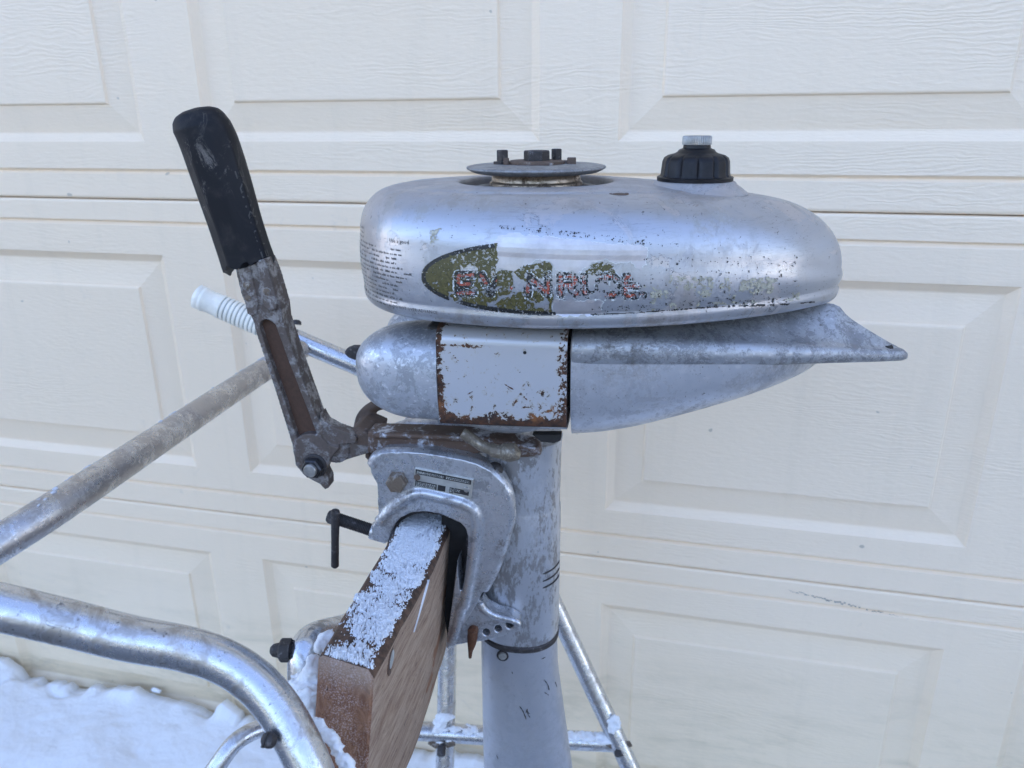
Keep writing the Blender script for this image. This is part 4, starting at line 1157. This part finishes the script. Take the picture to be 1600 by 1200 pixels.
for v in V:
    d_ = Lg*.97 - v.x*1.12*(Lg*.56/(wt*1.12)); a_ = 0.33+(v.y-.004)/.022
    t_ = d_/Lg; r_ = np.interp(t_, [a for a, b in rad], [b for a, b in rad]); a8 = (a_+math.pi/8) % (math.pi/4)-math.pi/8
    rr = r_*(1+((math.cos(math.pi/8)/math.cos(a8))*1.04-1)*.95)*(1+.012*math.sin(3*a_+t_*7))+.0004
    pts.append(tip+gax*d_+gs*(rr*math.cos(a_))+gn*(rr*math.sin(a_)*.86))
mb.add(pts, F); mb.build('moulded_lettering', m_plain('rubbed_lettering', (.045, .042, .04), .55), grip, smooth=False)

# --- clamp bracket
def zz7(pts): return [(480+a/3.8095, 680+b/3.8095) for a, b in pts]
def zz8(pts): return [(480+a/3.8095, 885+b/3.8095) for a, b in pts]
outl = zz7([(388, 165), (410, 128), (445, 104), (600, 100), (740, 112), (840, 130), (930, 147), (1010, 170), (1090, 212), (1160, 275), (1200, 345), (1217, 420), (1215, 490), (1195, 590), (1160, 710), (1110, 830), (1050, 920)]) + \
       zz8([(1010, 225), (950, 320), (895, 400), (862, 470), (838, 495), (826, 480), (832, 420), (850, 300), (875, 110), (893, -40)]) + \
       zz7([(915, 1000), (935, 860), (952, 700), (956, 610), (945, 560), (915, 525), (860, 500), (790, 470), (700, 455), (620, 462), (560, 490), (520, 530), (500, 580), (490, 640), (440, 640), (388, 622), (384, 545), (405, 520), (425, 485), (420, 400), (414, 290), (392, 250), (374, 215)])
YC = -.058
mb = MB(); mb.prism(mxz(outl, YC), YC, YC+.020)
# top skirt turning back, and the raised rim round the opening
rim = zz7([(425, 515), (470, 470), (520, 425), (575, 385), (640, 350), (700, 345), (790, 365), (880, 388), (950, 412), (995, 450), (1012, 510), (1010, 580), (1000, 680), (980, 800), (960, 900), (940, 1000)]) + zz8([(918, 250), (890, 370), (860, 450)])
mb.tube([mp(a, b, YC+.001) for a, b in crom(rim, 5)], .0050, 14)
cr2 = zz7([(392, 180), (440, 118), (600, 108), (840, 138), (1010, 178), (1110, 235), (1185, 330), (1203, 420), (1200, 500), (1150, 680), (1100, 810), (1045, 910)])
mb.tube([mp(a, b, YC+.006) for a, b in crom(cr2, 5)], .0062, 12)
# screw boss
q0, q1 = mp(580, 828, YC+.010), mp(607, 836, YC+.010)
mb.tube([q0, q1], .0085, 20)
clamp = mb.build('clamp_bracket', mat_clamp, motor, remesh=.0010, relax=6)
# inner return lip of the opening: sits back and runs through to the far bracket
inner = zz7([(492, 660), (505, 590), (530, 540), (575, 500), (640, 470), (720, 462), (800, 478), (880, 505), (930, 535), (948, 580), (945, 650), (930, 800), (915, 950), (905, 1040)]) + zz8([(880, 120), (862, 260), (845, 400), (836, 470)])
lip = [mp(a, b, YC+.017) for a, b in crom(inner, 5)]
mb = MB(); n_ = len(lip)
cn = mp(655, 905, YC+.017)
mb.loft([[p + (p-cn).normalized()*.0035 for p in lip], lip, [p+Vector((0, .03, 0)) for p in lip], [p+Vector((0, .095, 0)) for p in lip], [p+Vector((0, .095, 0))+(p-cn).normalized()*.0035 for p in lip]], False, False, False)
mb.build('clamp_throat', mat_dark, clamp, sharp=60)
mb = MB(); mb.prism(mxz([(690, 806), (748, 806), (748, 940), (716, 1000), (700, 1000), (690, 930)], -.030), -.030, .050); mb.build('gap_shade_block', mat_void, clamp)  # black block standing in for the deep shade inside the clamp gap
mb = MB(); mb.prism(mxz(outl, YC), -YC-.012, -YC+.004); far_c = mb.build('clamp_bracket', mat_clamp, motor, bevel=.003)
# tilt quadrant with its ridge and holes
quad = zz8([(1000, 240), (1035, 205), (1065, 250), (1130, 285), (1215, 305), (1262, 335), (1262, 385), (1215, 400), (1130, 425), (1050, 445), (950, 458), (880, 470), (870, 440), (920, 340)])
def circ(px, py, r, n=14): return [(px+r*math.cos(2*math.pi*k/n), py+r*math.sin(2*math.pi*k/n)) for k in range(n)]
hol = [(759.6, 988, 5.6), (778, 982.6, 5.6), (796, 976.6, 6.2)]
YQ = -.050
mb = MB(); mb.prism(mxz(quad, YQ), YQ, YQ+.016, [mxz(circ(*h), YQ) for h in hol])
mb.tube([mp(a, b, YQ+.0005) for a, b in crom(zz8([(1030, 215), (1055, 255), (1120, 292), (1200, 312), (1245, 330), (1258, 350)]), 5)], .0036, 12)
mb.tube([mp(a, b, YQ+.004) for a, b in crom(zz8([(1035, 195), (930, 330), (865, 460)]), 5)], .0038, 10)
quadr = mb.build('tilt_quadrant', mat_clamp, motor, remesh=.0009, relax=4)
mb = MB()
for a, b, r_ in hol: mb.lathe([(.0036, 0), (.0036, .001)], mp(a, b, YQ+.010), (0, 1, 0), 16)
mb.build('quadrant_holes', mat_void, quadr)
mb = MB(); c0 = mp(738.5, 989, YQ-.006)
mb.lathe([(.0048, 0), (.0046, .012)], c0, (0, 1, 0), 16)
mb.tube([mp(a, b, YQ-.004) for a, b in ((739, 984), (738, 996), (737, 1006), (735, 1018), (734.5, 1028))], [.0050, .0050, .0042, .0022, .0016], 12)
mb.build('tilt_pin', mat_rust, quadr, remesh=.0007, relax=2)
# bolt, plate and screws on the bracket
p = mp(621.5, 751, YC-.0005)
MB().lathe([(.0098, 0), (.0098, .0012), (.0092, .0014), (.0092, .0072), (.0080, .0084), (.0002, .0086)], p, (0, -1, .05), 6).build('hex_bolt', mat_bolt, clamp, sharp=25)
p = mp(773.5, 733.5, -.046)
sb_ = MB().lathe([(.0072, 0), (.0072, .004), (.0058, .0066), (.003, .0078), (.0002, .0080)], p, (0, -1, .1), 24).build('slotted_screw', mat_dark, motor)
MB().box(p+Vector((0, -.0078, .0008)), (.0016, .0012, .0125), Matrix.Rotation(.25, 3, 'Y')).build('slot', mat_void, sb_, smooth=False)
plq = zz7([(640, 196), (990, 266), (975, 378), (630, 302)])
YP = YC-.0006
plate = MB().prism(mxz(plq, YP-.0012), YP-.0012, YP+.002).build('serial_plate', m_plain('plate_nickel', (.56, .55, .50), .38, .75, 80, .12), clamp, bevel=.0004)
O0 = mp(*zz7([(640, 196)])[0], YP-.0014); ux = (mp(*zz7([(990, 266)])[0], YP-.0014)-O0); uy = (mp(*zz7([(630, 302)])[0], YP-.0014)-O0)
def pl(u, v, l=0): return O0+ux*u+uy*v+Vector((0, -l, 0))
def patch(mb, u0, u1, v0, v1, l=0): mb.add([pl(u0, v0, l), pl(u1, v0, l), pl(u1, v1, l), pl(u0, v1, l)], [(0, 1, 2, 3)])
mb = MB(); patch(mb, .02, .965, .05, .30); patch(mb, .03, .40, .66, .97); patch(mb, .42, .55, .66, .97); patch(mb, .70, .95, .66, .93); patch(mb, .62, .69, .66, .97)
mb.build('plate_print', mat_void, plate, smooth=False)
mb = MB()
V, F = text_mesh('EVINRUDE MOTORS', 1.0); wv = max(v.x for v in V)
mb.add([pl(.04+.46*v.x/wv, .25-.15*v.y/.75, .0002) for v in V], F)
for r0_, u0, u1, rows in ((0, .54, .94, (.12, .20)), (0, .05, .38, (.72, .79, .86, .92)), (0, .63, .68, (.72, .80, .88)), (0, .72, .80, (.72, .80))):
    for vv in rows:
        u = u0
        while u < u1:
            l_ = random.uniform(.008, .03); patch(mb, u, min(u+l_, u1), vv, vv+.028, .0002); u += l_+.012
mb.build('plate_lettering', m_plain('plate_letters', (.55, .55, .50), .5), plate, smooth=False)
V, F = text_mesh('4434  31035', 1.0); wv = max(v.x for v in V)
MB().lathe([(.0030, 0), (.0026, .0010), (.0002, .0014)], pl(.055, .48), (0, -1, 0), 18).build('plate_screw', mat_brown, plate)
MB().lathe([(.0028, 0), (.0024, .0010), (.0002, .0014)], pl(.905, .60), (0, -1, 0), 18).build('plate_screw', mat_knurl, plate)

# clamp screw with its sliding bar
q0, q1 = mp(592, 832, YC+.010), mp(528, 811, YC+.010)
ax_ = (q1-q0).normalized(); Ls = (q1-q0).length
prof = []
nth = 26
for i in range(nth):
    s_ = Ls*i/nth; prof += [(.0053, s_), (.0060, s_+Ls/nth*.35), (.0060, s_+Ls/nth*.55), (.0053, s_+Ls/nth*.9)]
prof += [(.005, Ls), (.0062, Ls+.0006), (.0066, Ls+.003), (.0066, Ls+.0075), (.0050, Ls+.0100), (.0002, Ls+.0104)]
screw = MB().lathe(prof, q0, ax_, 24).build('clamp_screw', mat_dark, motor, sharp=40)
h0 = mp(523.5, 800, YC+.003); h1 = mp(523.5, 885, YC+.003)
MB().tube([mp(524.5, 797, YC+.003), mp(524.4, 797.8, YC+.003), mp(524, 801, YC+.003), mp(523.6, 842, YC+.003), mp(523.4, 884, YC+.003), mp(523.4, 886.5, YC+.003)], [.0012, .0036, .0042, .0036, .0037, .0022], 18).build('screw_bar', mat_dark, screw, sharp=60)
MB().lathe([(.016, 0), (.016, .003), (.006, .005)], q0+Vector((.012, .0, -.004)), -ax_, 24).build('screw_pad', mat_dark, screw)

# --- swivel housing, leg, lower unit
def oval(cx_, rx, ry, z, n=48, e=2.25, yc=0):
    return [(cx_+rx*math.copysign(abs(math.cos(2*math.pi*k/n))**(2/e), math.cos(2*math.pi*k/n)), yc+ry*math.copysign(abs(math.sin(2*math.pi*k/n))**(2/e), math.sin(2*math.pi*k/n)), z) for k in range(n)]
def zmid(py): return mp(812, py, 0).z
xL, xR = mp(752, 900, 0).x, mp(874.5, 900, 0).x
cxh, rxh = (xL+xR)/2, (xR-xL)/2
ryh = .034
zf_ = lambda py: mp(815, py, -ryh*.8).z
rings = [oval(cxh+.0015, rxh-.0005, ryh-.001, zmid(678)), oval(cxh+.001, rxh-.0012, ryh-.001, zf_(720)), oval(cxh+.0005, rxh-.0014, ryh-.0012, zf_(800)), oval(cxh+.0003, rxh-.0010, ryh-.0008, zf_(804)), oval(cxh, rxh, ryh, zf_(809)),
         oval(cxh, rxh, ryh, zf_(900)), oval(cxh-.0008, rxh+.0002, ryh, zf_(995)), oval(cxh-.0008, rxh, ryh, zf_(1003)), oval(cxh-.0008, rxh-.001, ryh-.001, zf_(1006))]
hs = MB().loft(rings).build('swivel_housing', mat_leg, motor, sharp=60)
MB().loft([oval(cxh-.0006, rxh-.0016, ryh-.0016, zf_(1005)), oval(cxh-.0006, rxh+.0004, ryh+.0004, zf_(1008)), oval(cxh-.0006, rxh+.0004, ryh+.0004, zf_(1013)), oval(cxh-.0006, rxh-.0016, ryh-.0016, zf_(1016))]).build('housing_gasket', mat_dark, motor)
# dark recess at the head of the housing
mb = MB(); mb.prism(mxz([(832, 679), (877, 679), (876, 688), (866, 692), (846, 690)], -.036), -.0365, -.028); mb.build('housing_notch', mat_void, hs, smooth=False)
# three cast ribs on the aft side
mb = MB()
for py in (900, 911.5, 922):
    pts = []
    for k in range(9):
        a = R(-52+k*5.5); z = mp(870, py, -.008).z - .0012*math.sin(R(90)*(k/8))
        pts.append((cxh+(rxh+.0002)*abs(math.cos(a))**(2/2.25), -(ryh+.0002)*abs(math.sin(a))**(2/2.25), mp(858, py, -.03).z + (k/8)*.002))
    mb.tube(pts, [.0004]+[.0008]*7+[.0004], 8)
mb.build('cast_ribs', mat_dark, hs)
lowr = [(1012, 753.5, 870), (1060, 754, 871), (1100, 755, 876), (1150, 756, 883), (1200, 757, 890), (1260, 759, 899), (1330, 762, 905)]
rings = []
for py, a, b in lowr:
    p, q = mp(a, py, 0), mp(b, py, 0); rings.append(oval((p.x+q.x)/2, (q.x-p.x)/2, .0325, zf_(py), 48, 2.15))
zl = rings[-1][0][2]; pc = (p.x+q.x)/2; pr_ = (q.x-p.x)/2
for dz, f1, f2 in ((.10, .95, .75), (.22, .85, .55), (.34, .8, .42)): rings.append(oval(pc+.004, pr_*f1, .0325*f2, zl-dz, 48, 2.1))
leg = MB().loft(rings).build('drive_leg', mat_lower, motor, sharp=60)
rings = []
for t in np.linspace(0, 1, 16):
    r_ = max(.001, .028*math.sin(math.pi*min(1, t**.6))**.7) if t < 1 else .001
    rings.append([(pc-.07+.17*t, r_*math.cos(2*math.pi*k/24), zl-.35+r_*math.sin(2*math.pi*k/24)) for k in range(24)])
MB().loft(rings).build('gear_case', mat_lower, leg)
MB().prism([(pc-.03, zl-.36), (pc+.06, zl-.36), (pc+.03, zl-.43), (pc+.005, zl-.43)], -.003, .003).build('skeg', mat_lower, leg, bevel=.001)
# screw at the head of the leg, paint chips down the leg
p = mp(785.5, 1024, -.0315); ls = MB().lathe([(.0062, 0), (.0060, .0012), (.0048, .0016), (.0044, .0010)], p, (0, -1, 0), 20).build('leg_screw', mat_dark, leg)
MB().lathe([(.0043, .0008), (.0038, .0022), (.0002, .0026)], p, (0, -1, 0), 18).build('screw_head', mat_knurl, ls)

def on_leg(px, py):
    """nearest point on the leg's near side"""
    off = -.0325
    for _ in range(12):
        q = mp(px, py, off); u = min(.98, abs(q.x-cxh)/(rxh*1.03)); off = -.0327*(1-u**2.15)**(1/2.15)-.0002
    return mp(px, py, off)
for pts in ([(760, 1114), (762, 1108), (763, 1116), (766, 1121)], [(761, 1112), (765, 1115)], [(812, 1104), (817, 1111), (822, 1124), (820, 1118)], [(850, 1062), (856, 1070), (858, 1078)], [(851, 1082), (857, 1086)], [(862, 1094), (866, 1108)], [(866, 1128), (870, 1146), (872, 1158)],
            [(846, 1030), (852, 1027)], [(838, 1168), (841, 1165)], [(868, 1066), (871, 1078), (872, 1092)], [(855, 1100), (858, 1106)], [(776, 1180), (778, 1186)], [(800, 1050), (801, 1053)]):
    pts = [(a+(62 if a < 800 and b > 1100 and a < 770 else 0), b) for a, b in pts]
    q = [on_leg(*p) for p in crom(pts, 4)]
    MB().tube(q, [.00045*random.uniform(.4, 1.3) for _ in q], 5).build('scratch', mat_void, leg)
